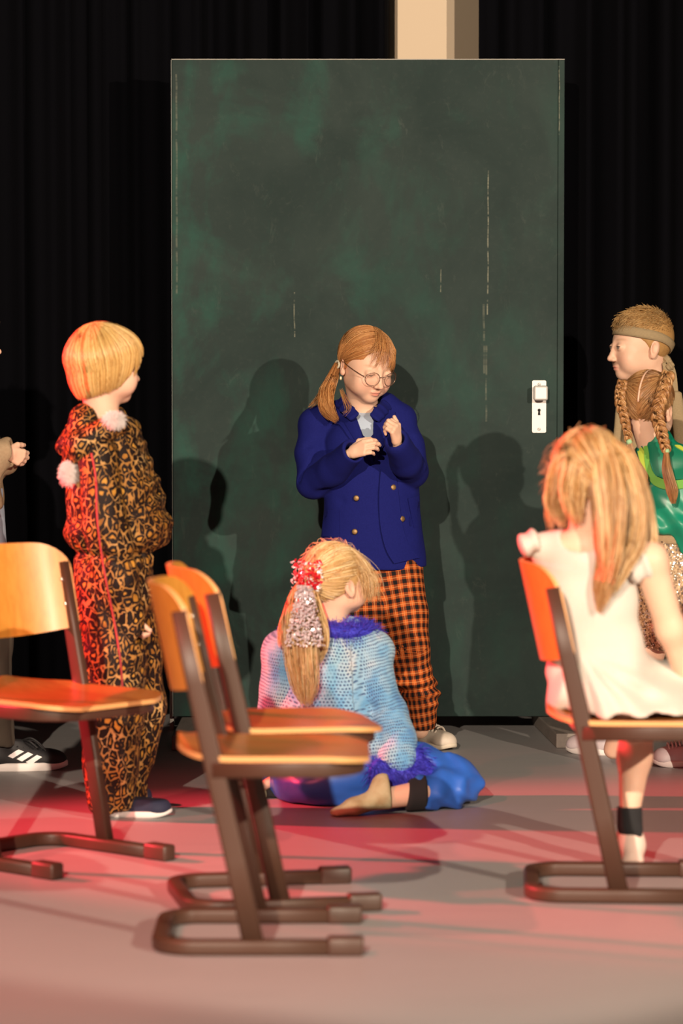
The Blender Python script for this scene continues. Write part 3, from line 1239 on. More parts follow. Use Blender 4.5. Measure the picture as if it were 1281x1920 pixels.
def on_surface(bvh, px_, py_, y_guess, off=0.0):
    q = Vector(at(px_, py_, y_guess))
    d = (q - CAMV).normalized()
    start = q - d * 0.6
    hit, nrm, _, _ = bvh.ray_cast(start, d, 1.6)
    if hit is None:
        hit, nrm, _, _ = bvh.find_nearest(q)
    if nrm.dot(d) > 0:
        nrm = -nrm
    return np.array(hit + nrm * off), np.array(nrm)


def patch(name, A, B, bvh, y, m, parent, origin, off=.003, thick=.004, nu=16, nv=6, smooth_pts=True, label=None, bulge=0.0):
    """piece of cloth lying on a surface, between two edges given in the photograph"""
    f = spline if smooth_pts and len(A) > 2 else None
    def rs(P):
        P = np.array([(p[0], p[1], 0) for p in P], dtype=float)
        if f is not None and len(P) > 2:
            return spline(P, nu)[:, :2]
        s = np.concatenate([[0], np.cumsum(np.linalg.norm(np.diff(P, axis=0), axis=1))])
        t = np.linspace(0, s[-1], nu)
        return np.stack([np.interp(t, s, P[:, 0]), np.interp(t, s, P[:, 1])], 1)
    a, b = rs(A), rs(B)
    top, nrm = [], []
    for i in range(nu):
        for j in range(nv):
            t = j / (nv - 1)
            p = a[i] * (1 - t) + b[i] * t
            h, n_ = on_surface(bvh, p[0], p[1], y, off + bulge * math.sin(math.pi * t))
            top.append(h); nrm.append(n_)
    top, nrm = np.array(top).reshape(nu, nv, 3), np.array(nrm).reshape(nu, nv, 3)
    for _ in range(2):                                         # relax so that it hangs smoothly
        k_ = top.copy()
        k_[1:-1] = (top[:-2] + 2 * top[1:-1] + top[2:]) / 4
        top = k_.copy()
        k_[:, 1:-1] = (top[:, :-2] + 2 * top[:, 1:-1] + top[:, 2:]) / 4
        top = k_
        nrm[1:-1] = nrm[:-2] + 2 * nrm[1:-1] + nrm[2:]
        nrm /= np.linalg.norm(nrm, axis=2, keepdims=True)
    top, nrm = top.reshape(-1, 3), nrm.reshape(-1, 3)
    out = top + nrm * thick
    n0 = nu * nv
    F = []
    for i in range(nu - 1):
        for j in range(nv - 1):
            q = i * nv + j
            F.append((q + n0, q + 1 + n0, q + nv + 1 + n0, q + nv + n0))
            F.append((q, q + nv, q + nv + 1, q + 1))
    rim = list(range(nv)) + [i * nv + nv - 1 for i in range(1, nu)] + [(nu - 1) * nv + j for j in range(nv - 2, -1, -1)] + [i * nv for i in range(nu - 2, 0, -1)]
    for i in range(len(rim)):
        p_, q_ = rim[i], rim[(i + 1) % len(rim)]
        F.append((p_, q_, q_ + n0, p_ + n0))
    o = mesh_obj(name, np.concatenate([top, out]), F, m, parent, origin, label=label)
    add_edge_split(o)
    return o


def disc(name, c, nrm, r, t, m, parent, origin, dome=.3, k=18):
    nrm = np.asarray(nrm, dtype=float)
    V, F = sweep(np.array([c, c + nrm * t * .6, c + nrm * t]), circ(r, k), scale=[1, 1, .72], up=(0.3, 0.2, 1))
    return mesh_obj(name, V, F, m, parent, origin)


def fur(name, pts, nrm, length, m, parent, origin, seed=1, droop=.4, r=.0011, mm=4, spread=.5, base=None):
    rs = np.random.RandomState(seed)
    n = len(pts)
    d = nrm + rs.normal(size=(n, 3)) * spread
    d /= np.linalg.norm(d, axis=1)[:, None]
    L = length * rs.uniform(.5, 1.15, n)
    t = np.linspace(0, 1, mm)
    P = pts[:, None] + d[:, None] * (L[:, None] * t[None])[..., None]
    P[..., 2] -= droop * (L[:, None] * t[None] ** 2)
    V, Q, A = tubes(P, r, 3, np.linspace(1, .2, mm))
    if base is not None:
        bv, bq = base
        A = np.concatenate([np.tile((.3, .2, 0), (len(bv), 1)), A])
        V, Q = np.concatenate([bv, V]), np.concatenate([bq, Q + len(bv)])
    return mesh_obj(name, V, Q, m, parent, origin, attrs={'strand': A})


def sample_surface(V, Q, n, seed=3):
    rs = np.random.RandomState(seed)
    a, b, c, d = V[Q[:, 0]], V[Q[:, 1]], V[Q[:, 2]], V[Q[:, 3]]
    nr = np.cross(c - a, d - b)
    ar = np.linalg.norm(nr, axis=1)
    nr = nr / (ar[:, None] + 1e-12)
    i = rs.choice(len(Q), n, p=ar / ar.sum())
    u, v = rs.rand(n, 1), rs.rand(n, 1)
    P = (a[i] * (1 - u) + b[i] * u) * (1 - v) + (d[i] * (1 - u) + c[i] * u) * v
    return P, nr[i]


def make_shoe(parent, origin, heel, toe, m_up, m_sole, w=.036, h=.062, sole=.020, slip=False, lace=None, lift=0.0, shin=None):
    """heel, toe: floor points under the rear and the front end"""
    heel, toe = np.asarray(heel, dtype=float), np.asarray(toe, dtype=float)
    d = toe - heel
    L = np.linalg.norm(d); d = d / L
    sd = np.cross(d, (0, 0, 1)); sd /= np.linalg.norm(sd)
    up = np.cross(sd, d)
    R = np.stack([d, sd, up], 1)

    def q(a, b, c):
        return heel + d * (a * L) + sd * b + up * c
    P = [ell(q(.17, 0, sole + .020), (L * .17, w * .84, .034), R, .01),
         ell(q(.45, 0, sole + .012), (L * .36, w * .93, .036), R, .02),
         ell(q(.78, 0, sole + .006), (L * .215, w * 1.02, .032), R, .02),
         cone(q(.20, 0, sole + .03), q(.16, 0, h + .012), w * .72, w * .78, .02),
         cone(q(.60, 0, sole + .022), q(.32, 0, h - .004), w * .55, w * .55, .02),
         half(q(.5, 0, sole - .004), -up, .003),
         half(q(.2, 0, h), up + d * .05, .006)]
    P.append(ell(q(.19, 0, h + .012), (w * .85, w * .55, .020), R, .006, '-'))
    V, Q = sdf_mesh(P, .0032)
    so = mesh_obj('shoe', V, Q, m_up, parent, origin)
    # sole: outline following the foot
    ol = []
    for i in range(40):
        a = 2 * math.pi * i / 40
        ca, sa = math.cos(a), math.sin(a)
        x = .5 + .5 * np.sign(ca) * abs(ca) ** .75
        ww = w * (1.06 if x > .55 else .86 + .2 * max(0, (x - .2) / .35)) * (1 if x > .2 else .98)
        ol.append((x, ww * np.sign(sa) * abs(sa) ** .85))
    rows = []
    for z, g in ((0, .93), (.004, 1.0), (sole * .8, 1.0), (sole, .96)):
        for x, y in ol:
            toe_up = .010 * max(0, (x - .72) / .28) ** 2
            rows.append(q(.5 + (x - .5) * g * 1.02, y * g, z + toe_up * (1 if z < .01 else .6)))
    k_ = len(ol)
    F = [(i * k_ + j, i * k_ + (j + 1) % k_, (i + 1) * k_ + (j + 1) % k_, (i + 1) * k_ + j) for i in range(3) for j in range(k_)]
    F += [tuple(range(k_ - 1, -1, -1)), tuple(3 * k_ + j for j in range(k_))]
    mesh_obj('sole', np.array(rows), F, m_sole, so, origin)
    if lace is not None:
        st = []
        for i in range(5):
            x = .40 + .07 * i
            zt = sole + .066 - (x - .32) * .045
            st.append(np.array([q(x, -w * .62, zt - .016), q(x + .01, -w * .3, zt - .002), q(x + .015, 0, zt + .002), q(x + .01, w * .3, zt - .002), q(x, w * .62, zt - .016)]))
        V, Q, A = tubes(np.array([spline(s_, 10) for s_ in st]), .0032, 6)
        mesh_obj('laces', V, Q, lace, so, origin)
    return so


def person(feet, label):
    o = empty('person', (feet[0], feet[1], 0), 0, label, 'person')
    return o, np.array((feet[0], feet[1], 0.0))
# ------------------------------------------------------------------ child in the blue blazer
M_WOOL = mat('royal_blue_wool', (0.008, 0.011, 0.120), 0.85, spec=0.1)
nn = NT(M_WOOL)
_n = nn.noise(nn.obj(), 220, 3)
nn.color(nn.mix(_n, (0.0065, 0.009, 0.100), (0.011, 0.015, 0.145)))
nn.b.inputs['Sheen Weight'].default_value = 0.02
nn.b.inputs['Sheen Tint'].default_value = (0.3, 0.3, 0.9, 1)
nn.bump(_n, 0.25, 0.001)
M_TEE = mat('pale_blue_cotton', (0.42, 0.50, 0.62), 0.85, spec=0.2)
M_BRASS = mat('old_brass', (0.26, 0.16, 0.07), 0.5, 0.7)
M_WIRE = mat('dark_spectacle_wire', (0.30, 0.20, 0.15), 0.3, 0.9)
M_GLASS = mat('spectacle_glass', (1, 1, 1), 0.0, Transmission_Weight=1.0, Alpha=0.10)
M_DIRTYWHITE = mat('worn_white_leather', (0.62, 0.55, 0.47), 0.6)
nn = NT(M_DIRTYWHITE)
nn.color(nn.mix(nn.noise(nn.obj(), 35, 4), (0.66, 0.60, 0.52), (0.50, 0.42, 0.34)))
M_SOLEW = mat('dirty_white_sole', (0.58, 0.52, 0.42), 0.7)
M_LASH = mat('brown_lash', (0.09, 0.045, 0.03), 0.6)


def plaid_material():
    m = mat('orange_black_check', (0.6, 0.12, 0.02), 0.8, spec=0.2)
    n = NT(m)
    s = n.sep(n.attr('pat').outputs['Vector'])
    per = 0.0285

    def band(v, lo, hi):
        f = n.math('FRACT', n.math('DIVIDE', v, per))
        return n.math('MULTIPLY', n.math('GREATER_THAN', f, lo), n.math('LESS_THAN', f, hi))
    bu, bv = band(s[0], 0.0, 0.44), band(s[1], 0.0, 0.44)
    lu, lv = band(s[0], 0.68, 0.76), band(s[1], 0.68, 0.76)
    k = n.math('ADD', n.math('MULTIPLY', bu, 0.5), n.math('MULTIPLY', bv, 0.5))
    c = n.ramp(k, [(0.0, (0.50, 0.105, 0.018)), (0.5, (0.17, 0.036, 0.010)), (1.0, (0.009, 0.007, 0.008))])
    c = n.mix(n.math('MULTIPLY', n.math('MAXIMUM', lu, lv), 0.32), c, (0.85, 0.42, 0.16))
    n.color(c)
    n.bump(n.noise(n.obj(), 300, 2), 0.1, 0.001)
    return m


M_PLAID = plaid_material()
HAIR_RED = hair_mat('strawberry_blonde_hair', (0.30, 0.115, 0.035), (0.46, 0.20, 0.065), (0.62, 0.33, 0.13))


def build_blazer_girl():
    D = 10.32
    p, O = person(floor_at(735, 1398), 'standing child in a royal blue blazer and orange checked trousers with round glasses')
    A = lambda x, y, d=D: at(x, y, d)
    side = np.array((math.cos(.17), math.sin(.17), 0))
    front = np.array((side[1], -side[0], 0))
    # ---- head
    H = Head(A(686, 683, D - .03), (.50, -.80, -.36), (0.03, 0, 1), 1.05)
    chest = A(688, 800, D)
    shR, shL = A(594, 797, D + .03), A(748, 787, D + .04)
    elR, elL = A(585, 905, D - .03), A(778, 884, D - .03)
    wrR, wrL = A(657, 850, D - .215), A(745, 830, D - .225)
    hipR, hipL = A(676, 1065, D), A(742, 1060, D)
    knR, knL = A(686, 1225, D - .04), A(765, 1215, D - .05)
    anR, anL = A(690, 1385, D - .03), A(787, 1368, D - .02)
    fine = H.prims(neck_to=A(688, 792, D + .015), eyes='down', flare=36)
    handR = hand_prims(wrR, A(700, 832, D - .25) - wrR, (.35, .75, -.25), (0.1, -.2, 1), .80, per_finger=((28, 45, 25), (30, 45, 28), (34, 45, 28), (38, 45, 25)), thumb_curl=35)
    handL = hand_prims(wrL, A(740, 795, D - .255) - wrL, (-.75, .55, .0), (-.15, .45, 1), .80, curl=(62, 78, 45), thumb_curl=5)
    coarse = [slab(A(690, 820), A(708, 1060), .105, .11, .07, .075, side, .03),
              cone(shR, shL, .042, .042, .02)] \
        + chain([shR, elR, wrR - (wrR - elR) * .2], [.034, .030, .018], .01) + chain([shL, elL, wrL - (wrL - elL) * .2], [.034, .030, .018], .01) \
        + chain([hipR, knR, anR], [.06, .045, .03], .02) + chain([hipL, knL, anL], [.06, .045, .03], .02)
    body_mesh(p, O, fine, coarse, H, hands=(handR, handL))
    # ---- eyes looking down
    M_EYE = mat('eye_white', (0.75, 0.70, 0.66), 0.25)
    for q in (-1, 1):
        V, Q = sdf_mesh([H.e((q * .030, -.0745, -.001), (.0120, .0122, .0098), .001)], .0018)
        mesh_obj('eye', V, Q, mat('eye_iris_shade', (0.20, 0.17, 0.15), 0.25) if q < 0 else bpy.data.materials['eye_iris_shade'], p, O)
        lash = np.array([H.p((q * (.030 + dx), -.0860 + .42 * dx * dx / .012, -.0040 + .22 * dx * dx / .012)) for dx in np.linspace(-.012, .012, 9)])
        V, F = sweep(lash, circ(.0011 * H.s, 6))
        mesh_obj('eyelashes', V, F, M_LASH, p, O)
    # ---- trousers
    bones = [(hipR, knR, 0.0), (knR, anR, np.linalg.norm(knR - hipR)), (hipR, hipR + (0, 0, .001), 0.), (hipR, hipR + (0, 0, .001), 0.),
             (hipL, knL, 0.0), (knL, anL, np.linalg.norm(knL - hipL))]
    lowL, lowR = A(788, 1352, D - .02), A(690, 1358, D - .02)
    tr = chain([hipR, knR, A(690, 1300, D - .03), lowR], [.088, .078, .074, .066], .02) \
        + chain([hipL + (0.005, 0, 0), A(758, 1150, D - .03), knL, A(775, 1265, D - .04), A(786, 1300, D - .02), lowL], [.084, .078, .068, .062, .060, .050], .02) \
        + [slab(A(702, 1010), A(708, 1080), .12, .125, .085, .09, side, .03),
           half(A(690, 1364), (0, 0, -1)),
           cone(A(716, 1120, D - .11), A(728, 1250, D - .125), .010, .012, .02, '-')]

    def ank(v):
        z = v[:, 2]
        zz = A(780, 1290)[2]
        g = np.exp(-((z - zz) / .055) ** 2)
        a = np.arctan2(v[:, 1] - D, v[:, 0] - lowL[0])
        return g * .007 * np.sin(z * 165 + 1.6 * np.sin(a * 2) + a) + .003 * np.sin(v[:, 0] * 60 + z * 9) * (z > zz)
    cloth('trousers', tr, .0052, M_PLAID, p, O, amp=.003, freq=11, pat=bone_coords(bones, .082), extra=ank, label='orange and black checked trousers')
    # ---- shirt
    cloth('t_shirt', [slab(A(690, 815), A(706, 1000), .108, .11, .078, .08, side, .03), cone(A(645, 806, D + .02), A(730, 802, D + .02), .03, .03, .03),
                      cone(A(688, 745, D + .01), A(688, 800, D + .01), .052, .066, .02), half(A(690, 788, D - .075), (0, -.55, 1), .004),
                      half(A(690, 752, D), (0, 0, 1), .004)],
          .0075, M_TEE, p, O, amp=.0015, freq=20)
    # ---- blazer
    bl = [slab(A(688, 828, D), A(700, 930, D), .140, .145, .092, .097, side, .03),
          slab(A(698, 920, D), A(697, 1062, D), .145, .176, .100, .118, side, .03),
          cone(shR, A(655, 772, D + .03), .057, .050, .03), cone(shL, A(722, 765, D + .03), .056, .050, .03),
          ell(shR + (0.006, 0, .0), (.054, .058, .052), None, .02), ell(shL - (.004, 0, 0), (.052, .058, .052), None, .02)]
    form = list(bl)
    bl += chain([shR, A(586, 850, D), elR + (0.006, 0, 0)], [.053, .053, .050], .012)
    bl += chain([elR + (0.004, 0, 0), A(625, 880, D - .12), wrR + (wrR - elR) * .12], [.050, .048, .040], .014)
    bl += chain([shL, A(764, 835, D), elL - (.006, 0, 0)], [.052, .053, .050], .012)
    bl += chain([elL - (.006, 0, 0), A(762, 865, D - .13), wrL], [.050, .049, .042], .014)
    # sleeve mouths
    OFFC = (.024, .022)
    for w_, e_, hd in ((wrR, elR, 0), (wrL, A(762, 862, D - .15), 1)):
        ax = (w_ - e_) / np.linalg.norm(w_ - e_)
        bl.append(Prim((lambda c_, a_: (lambda g: np.maximum(np.sqrt((((g - c_) - ((g - c_) @ a_)[..., None] * a_) ** 2).sum(-1)) - .085, -((g - c_) @ a_))))(np.asarray(w_ + ax * OFFC[hd], dtype=np.float32), ax.astype(np.float32)), w_ - .1, w_ + .1, .004, '-'))
        bl.append(cone(w_ - ax * .02, w_ + ax * .05, .027, .029, .004, '-'))
    # neck opening and the hem
    bl += chain([A(684, 735, D - .03), A(688, 785, D - .09), A(694, 830, D - .115), A(699, 866, D - .125)], [.050, .040, .024, .003], .006, '-')
    bl += [cone(A(686, 700, D + .02), A(687, 768, D + .02), .052, .055, .006, '-')]
    bl += [half(A(716, 1066, D), (0.04, 0, -1), .006)]
    bl += [cone(A(715, 930, D - .14), A(724, 1085, D - .145), .006, .018, .008, '-')]

    def folds(v):
        f = np.zeros(len(v), dtype=np.float32)
        for a_, b_, r_, s_ in FOLDS:
            d_ = b_ - a_
            L2 = d_ @ d_
            t_ = np.clip(((v - a_) @ d_) / L2, 0, 1)
            dist = np.linalg.norm(v - a_ - t_[:, None] * d_, axis=1)
            f += 1.6 * s_ * np.exp(-(dist / r_) ** 2)
        return f
    FOLDS = [(A(600, 850, D - .06), A(565, 900, D - .05), .012, .007), (A(622, 865, D - .1), A(572, 915, D - .05), .010, -.006),
             (A(640, 870, D - .15), A(600, 930, D - .08), .011, .006), (A(607, 818, D - .06), A(578, 835, D - .05), .010, .006),
             (A(790, 850, D - .06), A(760, 862, D - .1), .011, .006), (A(795, 875, D - .08), A(755, 855, D - .15), .010, -.005),
             (A(775, 820, D - .05), A(745, 830, D - .1), .010, .005), (A(640, 940, D - .1), A(600, 925, D - .09), .012, .005)]
    jk = cloth('blazer', bl, .0048, M_WOOL, p, O, amp=.0034, freq=11, extra=folds, label='royal blue woollen blazer')
    solid = mesh_obj('blazer_form', *sdf_mesh(form, .008), M_WOOL, p, O)
    bv = bvh_of(solid)
    bpy.data.objects.remove(solid)
    # lapels, collar, front edge, pocket, buttons
    YF = D - .11
    patch('lapel', [(642, 772), (650, 800), (675, 838), (697, 868)], [(664, 768), (670, 790), (682, 822), (699, 860)], bv, YF, M_WOOL, jk, O, .005, .008, nv=7, bulge=.005)
    patch('lapel', [(628, 800), (640, 800), (662, 830), (692, 866)], [(640, 775), (652, 785), (674, 820), (697, 866)], bv, YF, M_WOOL, jk, O, .003, .006, nv=6)
    patch('lapel', [(704, 766), (700, 790), (699, 822), (700, 866)], [(740, 774), (735, 800), (720, 830), (703, 866)], bv, YF, M_WOOL, jk, O, .005, .008, nv=8, bulge=.006)
    ring_ = spline([A(664, 776, D - .098), A(648, 760, D - .060), A(640, 748, D - .01), A(654, 738, D + .05), A(688, 734, D + .072), A(722, 742, D + .055), A(727, 752, D + .0), A(716, 764, D - .062), A(703, 778, D - .098)], 15)
    tang = np.gradient(ring_, axis=0)
    cl = []
    for i in range(len(ring_) - 1):
        out_ = np.cross(tang[i], (0, 0, 1)); out_ /= np.linalg.norm(out_)
        cl.append(slab(ring_[i] - (0, 0, .008), ring_[i + 1] - (0, 0, .008), .020, .020, .0075, .0075, np.array((0, 0, 1.0)) + .9 * out_, .008))
    V, Q = sdf_mesh(cl, .0036)
    mesh_obj('collar', V, Q, M_WOOL, jk, O)
    patch('front_edge', [(713, 880), (710, 930), (712, 985), (722, 1030), (737, 1057)], [(740, 885), (745, 930), (752, 985), (765, 1025), (782, 1046)], bv, YF, M_WOOL, jk, O, .005, .005, nu=24, nv=8)
    patch('pocket', [(606, 956), (607, 1006)], [(637, 956), (638, 1008)], bv, YF, M_WOOL, jk, O, .001, .0028, nu=8, nv=8, smooth_pts=False)
    patch('pocket', [(764, 935), (775, 990)], [(783, 930), (793, 985)], bv, YF, M_WOOL, jk, O, .001, .0028, nu=8, nv=8, smooth_pts=False)
    for bx_, by_ in ((669, 934), (736, 914), (666, 997), (752, 973)):
        c, n_ = on_surface(bv, bx_, by_, YF, .007)
        disc('button', c, n_, .0092, .0035, M_BRASS, jk, O)
    # ---- shoes
    for hx, tx in (((770, 1397), (851, 1408)), ((672, 1392), (722, 1412))):
        make_shoe(p, O, floor_at(*hx), floor_at(*tx), M_DIRTYWHITE, M_SOLEW, w=.038, h=.064, lace=M_DIRTYWHITE)
    # ---- hair: combed back from a parting into a low side tail, with a thin fringe
    tie_l = np.array((-.072, .042, -.018))
    tie_d = tie_l - Head.SC
    tie_d = tie_d / np.linalg.norm(tie_d)
    d0 = scalp_dirs(2500, 11, [.084, .074, .048, .024, .004, -.035, -.052, -.055])
    d0 = d0[(d0[:, 0] < .25)]
    rs = np.random.RandomState(3)
    l1 = np.minimum(1.0, rs.uniform(.5, 1.0, len(d0)))
    path = slerp_path(d0, np.tile(tie_d, (len(d0), 1)), 9, 0.0, l1)
    st1 = H.scalp_world(path, .002 + .004 * rs.rand(len(d0), 1) * np.ones((1, 9)))
    # other side falls along the left cheek
    d1 = scalp_dirs(1500, 12, [.080, .066, .040, .005, -.01, -.035, -.052, -.055])
    d1 = d1[d1[:, 0] > .1]
    tgt = np.array((.86, .05, -.52)); tgt /= np.linalg.norm(tgt)
    path = slerp_path(d1, np.tile(tgt, (len(d1), 1)) + rs.normal(size=d1.shape) * .18, 9, 0.0, rs.uniform(.5, 1.0, len(d1)))
    st2 = H.scalp_world(path, .002 + .005 * rs.rand(len(d1), 1) * np.ones((1, 9)))
    # fringe
    nf = 130
    u = np.clip(np.round(rs.uniform(-1, 1, nf) * 5) / 5 + .05 * rs.normal(size=nf), -1, 1)
    top = np.stack([.016 + .010 * rs.normal(size=nf), -.020 + .022 * rs.normal(size=nf), np.full(nf, .106)], 1) - Head.SC
    end = np.stack([.014 + u * .054, -.082 + .030 * u * u, np.where(u < 0, .024 + .022 * u * u, .020 - .012 * u) + .008 * rs.normal(size=nf)], 1) - Head.SC
    path = slerp_path(top / np.linalg.norm(top, axis=1)[:, None], end / np.linalg.norm(end, axis=1)[:, None], 12)
    fr = H.scalp_world(path, .004 + .007 * np.sin(np.linspace(0, 2.2, 12))[None] + .002 * rs.rand(nf, 1))
    # long strands in front of the left ear, seen past the cheek
    ls = []
    for i in range(90):
        a_ = np.array((.048 + .010 * rs.rand(), -.052 + .02 * rs.rand(), .070))
        b_ = np.array((.070 + .004 * rs.rand(), -.046 + .024 * rs.rand(), .020))
        c_ = np.array((.068 + .004 * rs.rand(), -.040 + .024 * rs.rand(), -.024 - .012 * rs.rand()))
        ls.append(spline([np.array((.02, -.02, .108)), a_, b_, c_], 12))
    ls = H.p_arr(np.array(ls))
    T0 = H.p(tie_l)
    tl = tail([T0, A(624, 708, D + .0), A(612, 738, D - .02), A(614, 768, D - .06), A(632, 790, D - .09)], 420, [.010, .019, .024, .022, .010], 5, jitter=.25)
    tl2 = tail([T0, A(618, 712, D + .02), A(600, 745, D + .0), A(578, 765, D - .03)], 40, [.008, .012, .012, .006], 6, jitter=.3)
    tl3 = tail([A(640, 730, D - .03), A(648, 750, D - .07), A(655, 768, D - .09), A(645, 780, D - .10)], 20, [.006, .010, .014, .010], 8, jitter=.4)
    hr = make_hair(H, [st1, st2, (fr, .0006), (ls, .0008), tl, (tl2, .0007), (tl3, .0005)], HAIR_RED, p, O, radius=.0010, sides=3, high=True)
    # hair tie, earring
    ring = np.array([T0 + H.R @ np.array((0.001, .0105 * math.cos(a_), .0105 * math.sin(a_))) for a_ in np.linspace(0, 2 * math.pi, 17)[:-1]])
    V, F = sweep(ring, circ(.0038, 8), closed=True, up=(1, 0, 0))
    mesh_obj('hair_tie', V, F, mat('cream_elastic', (0.62, 0.58, 0.44), 0.8), hr, O)
    V, Q = sdf_mesh([ell(H.p((-.0755, .003, -.0475)), (.0042, .0042, .0065), None, .001)], .0014)
    mesh_obj('earring', V, Q, mat('pearl_gold', (0.85, 0.72, 0.45), 0.25, 0.4), p, O)
    # ---- glasses
    g = bpy.data.objects.new('glasses', None)
    COL.objects.link(g); g.parent = p
    def ringpts(q):
        return np.array([H.p((q * .0315 + .0225 * math.cos(a_), -.1015 + .010 * abs(math.cos(a_) * .5 + q * .5) ** 2, -.010 + .0205 * math.sin(a_))) for a_ in np.linspace(0, 2 * math.pi, 33)[:-1]])
    for q in (-1, 1):
        R_ = ringpts(q)
        V, F = sweep(R_, circ(.00115, 6), closed=True, up=H.R[:, 1])
        mesh_obj('rim', V, F, M_WIRE, g, O)
        c = R_.mean(0)
        VV = np.concatenate([[c], R_])
        FF = [(0, i + 1, (i + 1) % 32 + 1) for i in range(32)]
        mesh_obj('lens', VV, FF, M_GLASS, g, O)
        arm = [H.p((q * .0535, -.092, -.006)), H.p((q * .066, -.070, -.003)), H.p((q * .0735, -.02, .000)), H.p((q * .0745, .012, .003))]
        V, F = sweep(spline(arm, 14), circ(.0013, 6))
        mesh_obj('temple_arm', V, F, M_WIRE, g, O)
    V, F = sweep(spline([H.p((-.010, -.1000, -.004)), H.p((0, -.1035, -.001)), H.p((.010, -.1000, -.004))], 9), circ(.0011, 6))
    mesh_obj('bridge', V, F, M_WIRE, g, O)
    g['label'] = 'round wire-framed glasses'
    return p


build_blazer_girl()
# ------------------------------------------------------------------ child in the leopard suit
def leopard_material():
    m = mat('leopard_velour', (0.5, 0.3, 0.1), 0.6, spec=0.15)
    n = NT(m)
    co = n.obj()
    warp = n.n('ShaderNodeTexNoise'); n.put(warp.inputs['Vector'], co); warp.inputs['Scale'].default_value = 22
    vm = n.n('ShaderNodeVectorMath', operation='SCALE'); n.put(vm.inputs[0], warp.outputs['Color']); vm.inputs['Scale'].default_value = 0.028
    va = n.n('ShaderNodeVectorMath', operation='ADD'); n.put(va.inputs[0], n.mapping(co, (1.25, 1.25, 0.85))); n.put(va.inputs[1], vm.outputs[0])
    P = va.outputs[0]
    v = n.voronoi(P, 34, 'F1')
    e = n.voronoi(P, 38, 'DISTANCE_TO_EDGE')
    small = n.voronoi(P, 64, 'F1')
    gap = n.noise(co, 55, 2)
    base = n.ramp(n.noise(co, 9, 3), [(0.3, (0.23, 0.10, 0.022)), (0.5, (0.36, 0.18, 0.045)), (0.72, (0.56, 0.36, 0.15))])
    fill = n.ramp(n.noise(co, 16, 2), [(0.35, (0.22, 0.085, 0.014)), (0.65, (0.52, 0.26, 0.040))])
    # rosettes: a broken dark ring round a golden heart
    d = v.outputs['Distance']
    ed = n.math('ADD', e.outputs['Distance'], n.math('MULTIPLY', n.math('SUBTRACT', gap, 0.5), 0.36))
    ring = n.ramp(d, [(0.17, 0.0), (0.22, 1.0), (0.50, 1.0), (0.55, 0.0)])
    ring = n.math('MULTIPLY', ring, n.ramp(gap, [(0.26, 0.0), (0.34, 1.0)]))
    heart = n.ramp(ed, [(0.285, 0.0), (0.325, 1.0)])
    c = n.mix(heart, base, fill)
    band = n.math('MULTIPLY', n.ramp(ed, [(0.030, 0.0), (0.055, 1.0)]), n.math('SUBTRACT', 1.0, heart))
    dots = n.ramp(small.outputs['Distance'], [(0.34, 1.0), (0.42, 0.0)])
    dots = n.math('MULTIPLY', dots, n.ramp(d, [(0.48, 0.0), (0.52, 1.0)]))
    dark = n.math('MULTIPLY', band, 1.0)
    c = n.mix(dark, c, (0.012, 0.007, 0.006))
    n.color(c)
    n.b.inputs['Sheen Weight'].default_value = 0.0
    n.bump(n.noise(co, 160, 2), 0.15, 0.001)
    return m


M_LEO = leopard_material()
HAIR_BLOND = hair_mat('golden_blond_hair', (0.30, 0.14, 0.035), (0.56, 0.33, 0.10), (0.74, 0.52, 0.22))
M_WHITEFUR = hair_mat('white_fake_fur', (0.78, 0.74, 0.72), (0.86, 0.82, 0.80), (0.92, 0.90, 0.88), 0.8)
M_NAVY = mat('navy_canvas', (0.015, 0.017, 0.045), 0.8)
M_SOLE = mat('white_rubber_sole', (0.72, 0.68, 0.66), 0.6)
M_PIPING = mat('dark_red_piping', (0.30, 0.03, 0.03), 0.6)


